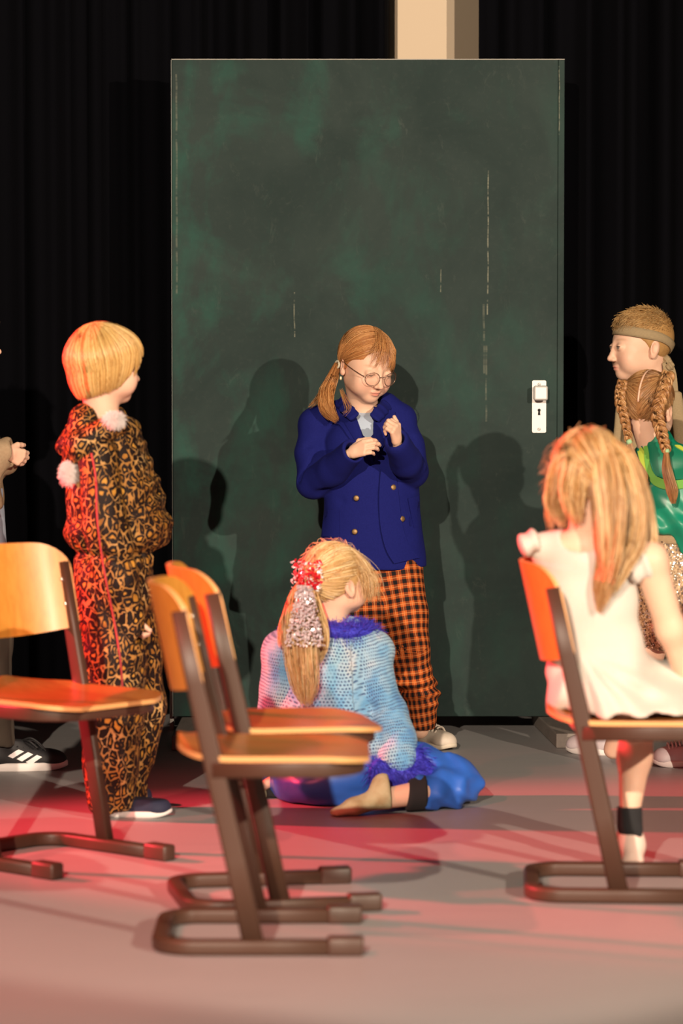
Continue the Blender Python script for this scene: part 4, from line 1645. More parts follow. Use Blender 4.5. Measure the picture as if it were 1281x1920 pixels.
def build_leopard():
    D = 8.97
    p, O = person(floor_at(225, 1527), 'child in a leopard print suit with a hood and white pompom ears, standing')
    A = lambda x, y, d=D: at(x, y, d)
    H = Head(A(196, 684, D), (.80, .58, -.05), (0.05, 0, 1), 1.03)
    fine = H.prims(neck_to=A(197, 800, D), eyes='closed')
    hand = A(244, 1150, D - .105)
    handN = hand_prims(hand, A(257, 1200, D - .10) - hand, (.8, .5, 0), (.5, -.8, 0), .72, curl=(40, 50, 35))
    coarse = [slab(A(205, 850), A(212, 1060), .075, .085, .07, .08, (1, 0, 0), .03),
              cone(A(185, 850, D - .1), hand, .03, .022, .02)] \
        + chain([A(208, 1080, D - .06), A(215, 1300, D - .08), A(212, 1490, D - .06)], [.06, .05, .03], .02) \
        + chain([A(230, 1080, D + .08), A(246, 1300, D + .08), A(238, 1490, D + .08)], [.06, .05, .03], .02)
    body_mesh(p, O, fine, coarse, H, h_fine=.0026, hands=(handN,), h_hand=.0026)
    j = [slab(A(200, 835), A(208, 925), .092, .112, .088, .105, (1, .3, 0), .03),
         slab(A(208, 925), A(216, 985), .112, .134, .105, .115, (1, .3, 0), .04),
         ell(A(217, 1000), (.139, .120, .055), None, .025),
         ell(A(280, 985, D + .02), (.042, .09, .06), None, .03),
         cone(A(165, 822, D + .02), A(235, 812, D + .04), .050, .048, .04),
         slab(A(212, 1050), A(214, 1110), .108, .112, .10, .105, (1, .3, 0), .03)]
    # far arm, held forward
    j += chain([A(240, 845, D + .09), A(268, 930, D + .10), A(285, 995, D + .06)], [.052, .052, .05], .03)
    # near arm hanging
    arm = [A(183, 852, D - .09), A(196, 985, D - .125), A(222, 1090, D - .125), A(246, 1178, D - .11)]
    j += chain(arm, [.055, .062, .056, .044], .010)
    # loose legs
    legN = [A(202, 1085, D - .05), A(212, 1230, D - .07), A(213, 1330, D - .07), A(207, 1430, D - .06), A(205, 1500, D - .055)]
    legF = [A(232, 1085, D + .06), A(248, 1230, D + .06), A(252, 1320, D + .06), A(240, 1420, D + .07), A(236, 1490, D + .08)]
    j += chain(legN, [.088, .090, .088, .078, .066], .02) + chain(legF, [.082, .082, .080, .070, .060], .02)
    j += [half(A(205, 1517, D), (0.05, 0, -1)), cone(A(205, 730), A(200, 800), .05, .052, .01, '-'),
          half(hand + (0, 0, -.012), (.1, 0, -1)) if False else cone(A(244, 1160, D - .11), A(252, 1190, D - .11), .026, .030, .004, '-')]

    def f(v):
        z = v[:, 2]
        zw = A(213, 1036)[2]
        pl = .004 * np.sin(np.arctan2(v[:, 1] - D, v[:, 0] - A(213, 1000)[0]) * 16 + z * 14) * np.exp(-((z - zw) / .05) ** 2)
        pinch = .012 * np.exp(-((z - zw) / .012) ** 2)
        arm_ = .0045 * np.sin(z * 95 + 3 * np.sin(v[:, 0] * 30)) * np.clip((v[:, 0] - A(235, 0)[0]) * 14, 0, 1) * np.clip((z - zw) * 12, 0, 1)
        leg_ = .005 * np.sin(v[:, 0] * 70 + 2 * np.sin(z * 9)) * np.clip((zw - .25 - z) * 5, 0, 1)
        return pl + pinch + arm_ + leg_
    suit = cloth('leopard_suit', j, .0058, M_LEO, p, O, amp=.005, freq=12, extra=f, stretch=(1, 1, .7), label='leopard print velour suit')
    # hood lying on the back
    h = [cone(A(210, 787, D + .06), A(165, 787, D - .02), .044, .048, .03), cone(A(160, 800, D - .04), A(120, 838, D - .04), .040, .018, .03),
         cone(A(195, 808, D - .10), A(150, 838, D - .10), .032, .034, .03), cone(A(150, 838, D - .08), A(128, 872, D - .06), .040, .022, .03),
         cone(A(128, 800, D + .02), A(112, 840, D - .03), .012, .010, .03),
         cone(A(222, 800, D - .06), A(195, 808, D - .10), .024, .03, .02),
         cone(A(205, 720, D), A(203, 780, D), .052, .056, .012, '-')]
    cloth('hood', h, .005, M_LEO, p, O, amp=.004, freq=16)
    for k, (c, r) in enumerate(((A(214, 786, D - .125), (.030, .022, .017)), (A(129, 886, D - .09), (.022, .020, .031)))):
        V, Q = sdf_mesh([ell(c, np.array(r) * .8, None, .002)], .005)
        P_, N_ = sample_surface(V, Q, 1300, k)
        fur('pompom', P_, N_, .017, M_WHITEFUR, p, O, k, .25, .0009, base=(V, Q))
    # red piping along the sleeve and the trouser side
    bv = bvh_of(suit)
    for pts in ([(181, 905), (184, 985), (198, 1080), (214, 1160), (226, 1240), (231, 1320)], [(172, 850), (178, 880), (181, 905)]):
        q = spline([(a, b, 0) for a, b in pts], 30)
        L = np.array([on_surface(bv, a, b, D - .12, .001)[0] for a, b, _ in q])
        L[1:-1] = (L[:-2] + L[1:-1] + L[2:]) / 3
        V, F = sweep(L, circ(.0032, 7))
        mesh_obj('piping', V, F, M_PIPING, p, O)
    for a, b in (((196, 1530), (322, 1531)), ((190, 1512), (285, 1508))):
        make_shoe(p, O, floor_at(*a), floor_at(*b), M_NAVY, M_SOLE, w=.041, h=.054, sole=.018)
    # bowl-cut hair radiating from the crown
    rs = np.random.RandomState(8)
    crown = np.array((.0, .35, .94)); crown /= np.linalg.norm(crown)
    ex = np.cross(crown, (0, 1, 0)); ex /= np.linalg.norm(ex)
    ey = np.cross(crown, ex)
    n, m = 2300, 11
    phi = rs.uniform(0, 2 * math.pi, n)
    end = np.empty((n, 3))
    rad = np.cos(phi)[:, None] * ex + np.sin(phi)[:, None] * ey
    # how far down each direction goes: long at the back and sides, shorter over the brow
    fwdness = -rad[:, 1]
    pol = np.interp(fwdness, [-1, -.4, .25, .6, .85, 1], [2.60, 2.62, 2.58, 2.30, 1.70, 1.50]) + rs.normal(0, .05, n)
    t = np.linspace(0, 1, m)
    th = pol[:, None] * (.04 + .96 * t[None]) * (1 - .0 * t[None])
    start = rs.uniform(0, .55, n) ** 1.5
    th = pol[:, None] * (start[:, None] + (1 - start[:, None]) * t[None])
    thc = np.minimum(th, 1.72)
    dirs = np.cos(thc)[..., None] * crown + np.sin(thc)[..., None] * rad[:, None, :]
    lift = .003 + .010 * np.exp(-((thc - 1.5) / .5) ** 2) + .004 * rs.rand(n, 1)
    drop = np.clip(th - 1.72, 0, 2)
    inward = -(rad[:, None, :] @ H.R.T) * (.030 * drop ** 2)[..., None]
    S1 = H.scalp_world(dirs, lift) + inward
    S1[..., 2] -= .085 * drop
    # fringe tufts standing off the brow
    k_ = (fwdness > .55)
    S2 = S1[k_][:300].copy()
    fw = -H.R[:, 1]
    S2 = S2 + fw * (.016 * t ** 2)[None, :, None]
    make_hair(H, [S1, S2], HAIR_BLOND, p, O, radius=.0012, sides=3, taper=np.interp(t, [0, .1, .8, 1], [.6, 1, 1, .4]))


build_leopard()
# ------------------------------------------------------------------ child in the crocheted jumper, sitting on the floor
def knit_material():
    m = mat('blue_crochet_wool', (0.4, 0.6, 0.75), 0.9, spec=0.15)
    n = NT(m)
    s = n.sep(n.attr('pat').outputs['Vector'])
    pu, pv = 0.0115, 0.0098
    dn = n.n('ShaderNodeTexNoise'); n.put(dn.inputs['Vector'], n.obj()); dn.inputs['Scale'].default_value = 22
    dc = n.sep(dn.outputs['Color'])
    s = [n.math('ADD', s[0], n.math('MULTIPLY', n.math('SUBTRACT', dc[0], 0.5), 0.022)), n.math('ADD', s[1], n.math('MULTIPLY', n.math('SUBTRACT', dc[1], 0.5), 0.016))]
    row = n.math('FLOOR', n.math('DIVIDE', s[1], pv))
    fu = n.math('SUBTRACT', n.math('FRACT', n.math('ADD', n.math('DIVIDE', s[0], pu), n.math('MULTIPLY', row, 0.5))), 0.5)
    fv = n.math('SUBTRACT', n.math('FRACT', n.math('DIVIDE', s[1], pv)), 0.5)
    r = n.math('SQRT', n.math('ADD', n.math('MULTIPLY', fu, fu), n.math('MULTIPLY', n.math('MULTIPLY', fv, fv), 1.3)))
    hole = n.ramp(r, [(0.22, 1.0), (0.36, 0.0)])
    hole = n.math('MULTIPLY', hole, n.ramp(n.noise(n.obj(), 26, 2), [(0.36, 0.25), (0.52, 1.0)]))
    tone = n.noise(n.mapping(n.obj(), (1, 1, .7), (0, 0, .3)), 8.5, 3, 0.6)
    c = n.ramp(tone, [(0.30, (0.055, 0.20, 0.46)), (0.44, (0.13, 0.34, 0.56)), (0.57, (0.27, 0.46, 0.60)), (0.70, (0.46, 0.53, 0.58))])
    c = n.mix(n.math('MULTIPLY', hole, 0.85), c, (0.020, 0.075, 0.22))
    n.color(c)
    h = n.math('ADD', n.math('SUBTRACT', 1.0, n.math('MULTIPLY', hole, 1.0)), n.math('MULTIPLY', n.noise(n.obj(), 240, 2), 0.4))
    n.bump(h, 0.9, 0.005)
    n.b.inputs['Sheen Weight'].default_value = 0.25
    return m


M_KNIT = knit_material()
M_SATIN = mat('bright_blue_satin', (0.026, 0.12, 0.52), 0.40, spec=0.5)
M_BLUEFUR = hair_mat('royal_blue_fur', (0.020, 0.022, 0.32), (0.038, 0.04, 0.52), (0.08, 0.08, 0.72), 0.7)
M_SOCK = mat('beige_sock', (0.56, 0.47, 0.27), 0.9, spec=0.15)
nn = NT(M_SOCK)
nn.color(nn.mix(nn.ramp(nn.noise(nn.obj(), 18, 4), [(0.45, 0.0), (0.7, 1.0)]), (0.47, 0.47, 0.29), (0.34, 0.28, 0.15)))
M_BLACKRIB = mat('black_elastic', (0.012, 0.012, 0.014), 0.9)
HAIR_GOLD = hair_mat('light_golden_hair', (0.42, 0.23, 0.08), (0.68, 0.46, 0.20), (0.86, 0.69, 0.42))


def foot_prims(heel, toe, s=1.0, up=(0, 0, 1)):
    heel, toe = np.asarray(heel, dtype=float), np.asarray(toe, dtype=float)
    d = toe - heel
    sd = np.cross(d, up); sd /= np.linalg.norm(sd)
    return [slab(heel + d * .10, heel + d * .62, .030 * s, .036 * s, .030 * s, .024 * s, sd, .01),
            slab(heel + d * .60, heel + d * .93, .036 * s, .028 * s, .022 * s, .014 * s, sd, .015)]


def build_sitting():
    D = 9.22
    p, O = person((at(640, 1480, D)[0], D), 'child sitting on the floor with a tinsel ponytail, blue crocheted jumper and shiny blue trousers')
    A = lambda x, y, d=D: at(x, y, d)
    H = Head(A(628, 1090, D + .02), (.68, .71, .14), (0.02, 0.0, 1), 1.02)
    fine = H.prims(neck_to=A(618, 1195, D + .03), eyes='closed')
    hip = A(618, 1452, D)
    knee = A(862, 1468, D - .06)
    ank = A(752, 1494, 9.00)
    heel, toe = A(722, 1492, 8.975), A(622, 1527, 8.93)
    shR, elR, wrR = A(698, 1222, D), A(732, 1335, D - .03), A(738, 1425, D - .05)
    shL, elL, wrL = A(534, 1225, D), A(520, 1340, D + .02), A(505, 1440, D + .05)
    arm = [cone(A(790, 1486, 9.02), A(730, 1496, 8.985), .034, .029, .01)]
    coarse = [slab(A(618, 1215), hip, .10, .105, .075, .085, (1, 0, 0), .03), ell(hip, (.12, .11, .08))] \
        + chain([shR, elR, wrR], [.034, .03, .022], .01) + chain([shL, elL, wrL], [.034, .03, .022], .01) \
        + chain([hip, knee, A(790, 1486, 9.02)], [.06, .045, .034], .02)
    hl = hand_prims(wrR, (.3, -.2, -1), (-1, 0, 0), (.3, 1, 0), .78, curl=(15, 20, 15))
    hl2 = hand_prims(A(500, 1470, D + .07), A(462, 1490, D + .08) - A(500, 1470, D + .07), (0, 0, -1), (.2, 1, 0), .78, curl=(8, 10, 8))
    body_mesh(p, O, fine, coarse, H, h_fine=.0028, hands=(arm, hl, hl2), h_hand=.0026)
    # trousers
    tr = [ell(A(616, 1462, D), (.150, .135, .098), None, .03), ell(A(650, 1450, D - .02), (.11, .12, .09), None, .03)]
    tr += chain([A(660, 1452, D - .02), A(780, 1452, D - .04), knee], [.098, .084, .064], .03)
    tr += chain([knee, A(835, 1482, D - .13), A(795, 1487, 9.03)], [.060, .056, .046], .02)
    tr += chain([A(570, 1460, D + .03), A(520, 1475, D + .25), A(500, 1478, D + .30)], [.09, .06, .05], .03)
    tr += [half((0, 0, .003), (0, 0, -1))]

    def f(v):
        return .005 * np.sin(v[:, 0] * 90 + v[:, 2] * 60 + 2 * np.sin(v[:, 2] * 40)) * (v[:, 1] < D - .02) * np.clip((v[:, 0] - A(700, 0)[0]) * 8, 0, 1)
    cloth('trousers', tr, .0056, M_SATIN, p, O, amp=.0055, freq=13, extra=f, stretch=(.7, 1, 1.5), label='shiny blue satin trousers')
    V, Q = sdf_mesh([cone(A(799, 1486, 9.03), A(766, 1492, 9.005), .049, .043, .01), half(A(799, 1486, 9.03), (1, .1, 0)), half(A(764, 1492, 9.0), (-1, -.1, .15)), half((0, 0, .002), (0, 0, -1))], .004)
    mesh_obj('ankle_cuff', V, Q, M_BLACKRIB, p, O)
    V, Q = sdf_mesh(foot_prims(heel + (.01, .005, .002), toe, .98) + [ell(heel + (-.005, .005, .020), (.036, .034, .042), None, .02), cone(A(748, 1493, 8.99), heel, .036, .034, .02), half(A(731, 1490, 8.99), (1, 0.1, .1)), half((0, 0, .002), (0, 0, -1), .003)], .0035)
    mesh_obj('sock', V, Q, M_SOCK, p, O)
    # the other foot shows left of the hips
    V, Q = sdf_mesh(foot_prims(A(520, 1492, D + .1), A(452, 1488, D + .06), .85) + [half((0, 0, .002), (0, 0, -1))], .004)
    mesh_obj('sock', V, Q, M_SOCK, p, O)
    V, Q = sdf_mesh([cone(A(545, 1492, D + .08), A(512, 1492, D + .09), .042, .036, .01), half((0, 0, .002), (0, 0, -1))], .005)
    mesh_obj('ankle_cuff', V, Q, M_BLACKRIB, p, O)
    # jumper
    sw = [slab(A(618, 1228, D), A(616, 1330, D), .118, .140, .092, .110, (1, 0, 0), .03),
          slab(A(616, 1330, D), A(622, 1420, D), .140, .145, .110, .118, (1, 0, 0), .03),
          cone(shR, A(655, 1190, D + .01), .066, .052, .03), cone(shL, A(585, 1190, D + .01), .066, .052, .03)]
    sw += chain([shR, A(708, 1290, D - .02), elR - (.008, 0, 0), A(744, 1390, D - .07), A(744, 1422, D - .10)], [.056, .056, .054, .056, .056], .012)
    sw += chain([A(700, 1395, D - .08), A(752, 1425, D - .09)], [.035, .04], .02)
    sw += chain([shL, A(527, 1290, D), elL, wrL], [.062, .060, .058, .056], .012)
    sw += [half(A(650, 1450, D), (-.25, 0, -1)), cone(A(620, 1110, D + .02), A(618, 1190, D + .02), .05, .052, .01, '-'),
           half(A(722, 1425, D - .08), (-.52, 0, -1.0), .006) if False else half(A(760, 1446, D - .08), (.15, 0, -1), .006)]
    bones = [(A(618, 1190), A(620, 1450), 0.), (A(618, 1190), A(618, 1191), 0.), (A(618, 1190), A(618, 1191), 0.), (A(618, 1190), A(618, 1191), 0.),
             (shR, elR, 0.), (elR, A(745, 1440, D - .08), np.linalg.norm(elR - shR)), (shL, elL, .0), (elL, wrL, np.linalg.norm(elL - shL))]

    def wr(v):
        q = np.exp(-(((v - (A(700, 1320, D - .08))) ** 2).sum(1)) / .05 ** 2)
        a_, b_ = A(688, 1300, D - .1), A(715, 1335, D - .1)
        d_ = b_ - a_
        t_ = np.clip(((v - a_) @ d_) / (d_ @ d_), 0, 1)
        dist = np.linalg.norm(v - a_ - t_[:, None] * d_, axis=1)
        return .010 * np.exp(-(dist / .012) ** 2) + .004 * q * np.sin(v[:, 2] * 120)
    jm = cloth('jumper', sw, .005, M_KNIT, p, O, amp=.004, freq=12, pat=bone_coords(bones, .12), extra=wr, label='pale blue crocheted jumper')
    # fur collar and cuff
    V, Q = sdf_mesh([ell(A(617, 1182, D + .01), (.130, .090, .032), None, .01), ell(A(672, 1186, D + .02), (.055, .06, .022), None, .02), cone(A(618, 1140, D + .02), A(618, 1180, D + .02), .052, .055, .01, '-')], .006)
    P_, N_ = sample_surface(V, Q, 3200, 3)
    fur('fur_collar', P_, N_ + (0, 0, .1), .030, M_BLUEFUR, p, O, 4, .35, .0010, base=(V, Q))
    V, Q = sdf_mesh([slab(A(712, 1445, D - .125), A(772, 1460, D - .125), .035, .035, .03, .03, (0, 0, 1), .02), slab(A(775, 1425, D - .09), A(800, 1465, D - .11), .038, .036, .035, .03, (0, 0, 1), .02)], .006)
    P_, N_ = sample_surface(V, Q, 2800, 5)
    fur('fur_cuff', P_, N_ + (.5, -.2, -.3), .034, M_BLUEFUR, p, O, 6, .4, .0010, base=(V, Q))
    # hair drawn into a ponytail
    rs = np.random.RandomState(21)
    T0 = A(577, 1086, D - .055)
    tie_d = H.inv(T0) - Head.SC
    tie_d = tie_d / np.linalg.norm(tie_d)
    d0 = scalp_dirs(2400, 22, [.066, .055, .032, .022, .004, -.035, -.050, -.052])
    path = slerp_path(d0, np.tile(tie_d, (len(d0), 1)), 9, 0.0, rs.uniform(.45, 1.0, len(d0)))
    w = path @ tie_d
    S1 = H.scalp_world(path, .002 + .004 * rs.rand(len(d0), 1) + .006 * np.clip((w - .8) * 5, 0, 1))
    ws = []
    for i in range(160):                                        # wisps beside the face
        a_ = H.p((-.066 + .006 * rs.normal(), -.045 + .012 * rs.normal(), .05))
        b_ = a_ + np.array((.022 + .010 * rs.normal(), 0, -.045))
        c_ = b_ + np.array((.003 + .010 * rs.normal(), 0, -.05 - .02 * rs.rand()))
        ws.append(spline([H.p((-.02, -.03, .105)), a_, b_, c_], 12))
    t1 = tail([T0, A(566, 1120, D - .11), A(562, 1170, D - .14), A(566, 1240, D - .155), A(572, 1290, D - .15), A(576, 1325, D - .145)], 520, [.016, .040, .050, .046, .036, .014], 23, jitter=.22, flat=.55, ends=(.72, 1))
    t2 = tail([T0, A(590, 1130, D - .10), A(602, 1180, D - .13), A(604, 1215, D - .13), A(598, 1245, D - .135)], 260, [.012, .020, .024, .018, .008], 24, jitter=.25, flat=.6, ends=(.7, 1))
    t3 = tail([T0, A(548, 1130, D - .09), A(530, 1180, D - .11), A(524, 1215, D - .11)], 60, [.008, .014, .012, .005], 25, jitter=.4)
    fz = []
    for i in range(90):                                         # stray hairs
        d_ = rs.normal(size=3); d_[2] = abs(d_[2]); d_ /= np.linalg.norm(d_)
        b0 = H.scalp_world(d_[None], .004)[0]
        b1 = H.scalp_world((d_ + .25 * rs.normal(size=3))[None], .018)[0]
        b2 = H.scalp_world((d_ + .45 * rs.normal(size=3))[None], .012)[0]
        fz.append(spline([b0, b1, b2], 10))
    hr = make_hair(H, [S1, (np.array(ws), .0007), t1, t2, (t3, .0009), (np.array(fz), .0005)], HAIR_GOLD, p, O, radius=.0011, sides=3)
    # tinsel scrunchie: shimmering foil flakes
    def flakes(name, n, boxes, m_, size, seed):
        r2 = np.random.RandomState(seed)
        Vs = []
        for i in range(n):
            (x0, y0, x1, y1, dd, sp) = boxes[r2.randint(len(boxes))]
            u, v = r2.rand(), r2.rand()
            wd = (.35 + .65 * v) if y1 > y0 + 60 else 1.0
            c = A((x0 + x1) / 2 + (u - .5) * (x1 - x0) * wd, y0 + (y1 - y0) * v, D + dd + r2.uniform(-sp, sp))
            a = r2.normal(size=3); a /= np.linalg.norm(a)
            b = np.cross(a, r2.normal(size=3)); b /= np.linalg.norm(b)
            s = size * r2.uniform(.6, 1.3)
            nn_ = np.cross(a, b) * .0006
            for s1 in (nn_, -nn_):
                Vs += [c + a * s + s1, c + b * s * .7 + s1, c - a * s + s1, c - b * s * .7 + s1]
        Vs = np.array(Vs)
        F = []
        for i in range(n):
            k_ = i * 8
            F += [(k_, k_ + 1, k_ + 2, k_ + 3), (k_ + 7, k_ + 6, k_ + 5, k_ + 4)] + [(k_ + j, k_ + 4 + j, k_ + 4 + (j + 1) % 4, k_ + (j + 1) % 4) for j in range(4)]
        o = mesh_obj(name, Vs, F, m_, hr, O, smooth=False)
        o['kind'] = 'stuff'
        return o
    flakes('silver_tinsel', 900, [(533, 1098, 610, 1212, -.185, .018)], mat('silver_foil', (0.92, 0.91, 0.95), 0.22, 0.35), .0046, 3)
    flakes('red_tinsel', 190, [(553, 1050, 602, 1100, -.085, .028), (560, 1075, 600, 1105, -.10, .02)], mat('red_foil', (0.65, 0.03, 0.05), 0.25, 0.4), .006, 4)
    flakes('silver_tinsel', 110, [(545, 1052, 605, 1108, -.10, .03)], bpy.data.materials['silver_foil'], .005, 6)


build_sitting()
# ------------------------------------------------------------------ child in the white dress on the right-hand chair
M_WHITE = mat('white_cotton', (0.57, 0.53, 0.48), 0.85, spec=0.2)
M_WHITE.node_tree.nodes['Principled BSDF'].inputs['Subsurface Weight'].default_value = 0.08
M_PALEFOOT = mat('pale_pink_sock', (0.74, 0.55, 0.47), 0.8)
HAIR_LONG = hair_mat('long_blonde_hair', (0.20, 0.085, 0.03), (0.52, 0.28, 0.09), (0.82, 0.60, 0.34))


def build_white_dress():
    D = 7.74
    p, O = person((0.668, 7.76), 'child in a sleeveless white dress with long loose hair sitting on a school chair')
    A = lambda x, y, d=D: at(x, y, d)
    H = Head(A(1108, 893, D), (.55, .82, -.04), (0.03, 0, 1), 1.0)
    neckb = A(1100, 1012, D - .01)
    fine = H.prims(neck_to=neckb, eyes='closed', neck_r=.040)
    shR, elR, wrR = A(1218, 1050, D - .05), A(1258, 1180, D - .02), A(1300, 1300, D + .05)
    shL, elL, wrL = A(1022, 1035, D + .03), A(1070, 1150, D + .14), A(1130, 1240, D + .26)
    hipR, hipL = A(1165, 1330, D - .02), A(1110, 1330, D + .06)
    knR, knL = A(1345, 1345, 7.98), A(1196, 1355, 8.09)
    anL = A(1181, 1525, 8.05)
    skin_arm = chain([A(1185, 1045, D - .03), shR, elR, wrR], [.040, .041, .034, .024], .02)
    skin_arm += [ell(A(1100, 1020, D), (.10, .06, .035), None, .03), cone(A(1100, 1000, D), neckb, .042, .05, .02)]
    shin = chain([A(1345, 1345, 7.98), A(1345, 1430, 7.985), A(1345, 1560, 8.0)], [.046, .041, .025], .02) + chain([knL, A(1190, 1420, 8.075), anL], [.046, .041, .025], .02)
    coarse = [slab(A(1100, 1060), A(1130, 1300), .095, .10, .07, .08, (1, -.4, 0), .03)] \
        + chain([shL, elL, wrL], [.034, .03, .022], .01) + chain([hipR, knR, A(1345, 1430, 7.985)], [.065, .046, .04], .02) + chain([hipL, knL], [.065, .046], .02)
    hd = hand_prims(wrR, (.4, .4, -.6), (-.6, .3, -.5), (0, 1, .2), .8)
    body_mesh(p, O, fine, coarse + skin_arm + shin, H, h_fine=.0032, hands=(hd,), h_coarse=.0055)
    # foot: heel raised, toes on the floor, black band round the ankle
    toe = A(1186, 1640, 7.99); toe[2] = .012
    V, Q = sdf_mesh([cone(anL + (0, .01, -.03), A(1183, 1585, 8.045), .030, .034, .015), cone(A(1183, 1585, 8.045), toe + (0, 0.02, .02), .033, .026, .02), slab(toe + (0, .02, .012), toe + (0, -.015, .004), .03, .026, .018, .012, (1, 0, 0), .01), half((0, 0, .002), (0, 0, -1))], .0036)
    mesh_obj('sock', V, Q, M_PALEFOOT, p, O)
    V, Q = sdf_mesh([cone(A(1181, 1510, 8.05), A(1181, 1550, 8.045), .031, .032, .01), ell(A(1196, 1560, 8.03), (.012, .012, .02), None, .01), half(A(1181, 1512, 8.05), (0, 0, 1))], .0036)
    mesh_obj('ankle_band', V, Q, M_BLACKRIB, p, O)
    V, Q = sdf_mesh(foot_prims(floor_at(1340, 1655) + (0, 0, .03), floor_at(1380, 1640) + (0, 0, .016), .95) + [cone(A(1345, 1545, 8.0), A(1345, 1625, 7.98), .028, .034, .02), half((0, 0, .002), (0, 0, -1))], .004)
    mesh_obj('sock', V, Q, M_PALEFOOT, p, O)
    # dress
    SZ = .4325
    d = [slab(A(1095, 1050, D), A(1105, 1130, D), .118, .112, .085, .085, (1, -.35, 0), .03),
         slab(A(1105, 1130, D), A(1118, 1225, D), .112, .118, .085, .095, (1, -.35, 0), .03),
         cone(A(1020, 1028, D + .01), A(1075, 1018, D - .01), .036, .034, .03), cone(A(1185, 1045, D - .03), A(1140, 1025, D - .02), .034, .034, .03),
         ell(A(1128, 1300, D), (.130, .14, .100), None, .04),
         cone(A(1140, 1310, D), A(1290, 1320, D + .12), .108, .100, .05),
         cone(A(1110, 1330, D + .06), A(1190, 1345, 8.03), .095, .075, .04),
         ell(A(1190, 1345, D - .03), (.155, .13, .06), None, .04),
         ell(A(1290, 1335, D + .06), (.13, .14, .085), None, .04),
         half((0, 0, SZ), (0, 0, -1), .004),
         cone(A(1100, 960, D - .01), A(1100, 1018, D - .03), .05, .058, .012, '-'),
         ell(shR + (.03, -.005, -.015), (.046, .06, .075), None, .012, '-')]

    def f(v):
        z = v[:, 2]
        x = v[:, 0]
        g = np.clip((A(0, 1215)[2] - z) * 12, 0, 1)
        ang = np.arctan2(z - A(0, 1210)[2], x - A(1090, 0)[0])
        return g * .006 * np.sin(ang * 15 + 1.3 * np.sin(z * 24) + x * 9) + .003 * np.sin(x * 40 - z * 30)
    dr = cloth('dress', d, .0055, M_WHITE, p, O, amp=.004, freq=10, extra=f, label='white cotton dress')
    # flutter sleeves
    for c, r_, tilt in ((A(993, 1018, D - .01), (.026, .05, .030), 0), (A(1196, 1062, D - .075), (.040, .022, .036), 0)):
        V, Q = sdf_mesh([ell(c, r_, None, .01)], .004, (lambda v: .005 * np.sin(v[:, 0] * 160 + v[:, 2] * 60), .006))
        mesh_obj('flutter_sleeve', V, Q, M_WHITE, dr, O)
    # long loose hair
    rs = np.random.RandomState(31)
    d0 = scalp_dirs(1900, 32, [.066, .055, .032, .022, .0, -.035, -.052, -.055])
    part = np.array((.1, -.2, 1.0)); part /= np.linalg.norm(part)
    # over the head: comb from the parting down to the sides
    side_ = np.where(d0[:, :1] > .1, 1.0, -1.0)
    tgt = np.stack([side_[:, 0] * .8, np.full(len(d0), .45), np.full(len(d0), -.55)], 1)
    tgt /= np.linalg.norm(tgt, axis=1)[:, None]
    path = slerp_path(d0, tgt, 9, 0., rs.uniform(.35, .9, len(d0)))
    S1 = H.scalp_world(path, .004 + .008 * rs.rand(len(d0), 1) * np.ones((1, 9)))
    N = D - .085
    L = [S1]
    def lock(pts, n, prof, seed, **kw):
        L.append(tail([A(*q) for q in pts], n, prof, seed, m=15, jitter=.25, **kw))
    lock([(1110, 815, D), (1138, 855, N + .02), (1150, 940, N - .02), (1142, 1050, N - .03), (1130, 1110, N - .035), (1122, 1150, N - .03)], 340, [.012, .034, .044, .040, .030, .008], 33, flat=.4, ends=(.7, 1), wave=.003)
    lock([(1116, 815, D), (1165, 860, N + .03), (1188, 945, N), (1185, 1020, N - .01), (1160, 1075, N - .03), (1140, 1120, N - .035)], 340, [.012, .030, .036, .036, .028, .010], 34, flat=.4, ends=(.7, 1), wave=.003)
    lock([(1120, 814, D), (1180, 862, D - .01), (1205, 950, D - .03), (1216, 1015, D - .05), (1205, 1045, D - .07)], 260, [.010, .022, .026, .022, .008], 35, flat=.5, ends=(.75, 1), wave=.003)
    lock([(1104, 816, D), (1118, 870, N - .005), (1128, 960, N - .03), (1132, 1040, N - .04), (1134, 1090, N - .04)], 300, [.012, .030, .028, .022, .008], 36, flat=.4, ends=(.7, 1), wave=.002)
    lock([(1100, 816, D), (1066, 850, N + .02), (1048, 905, D - .05), (1044, 950, D - .04), (1056, 992, D - .05)], 320, [.012, .032, .036, .028, .012], 37, flat=.5, ends=(.7, 1), wave=.004)
    lock([(1100, 816, D), (1058, 855, D), (1040, 915, D - .01), (1034, 960, D), (1030, 1000, D + .01)], 70, [.010, .016, .014, .012, .008], 38, ends=(.6, 1), wave=.005)
    lock([(1096, 818, D), (1082, 860, N), (1074, 920, N - .005), (1082, 985, N - .0)], 360, [.012, .034, .034, .016], 39, flat=.4, ends=(.7, 1))
    fz = []
    for i in range(150):                                        # stray hairs, mostly on the left
        d_ = np.array((.9, .2, .1)) + .7 * rs.normal(size=3); d_ /= np.linalg.norm(d_)
        b0 = H.scalp_world(d_[None], .004)[0]
        b1 = H.scalp_world((d_ + .3 * rs.normal(size=3))[None], .026)[0] - (0, 0, .02 * rs.rand())
        b2 = b1 + .02 * rs.normal(size=3) - (0, 0, .045 * rs.rand())
        fz.append(spline([b0, b1, b2], 12))
    L.append((np.array(fz), .0006))
    make_hair(H, L, HAIR_LONG, p, O, radius=.0012, sides=3)


build_white_dress()
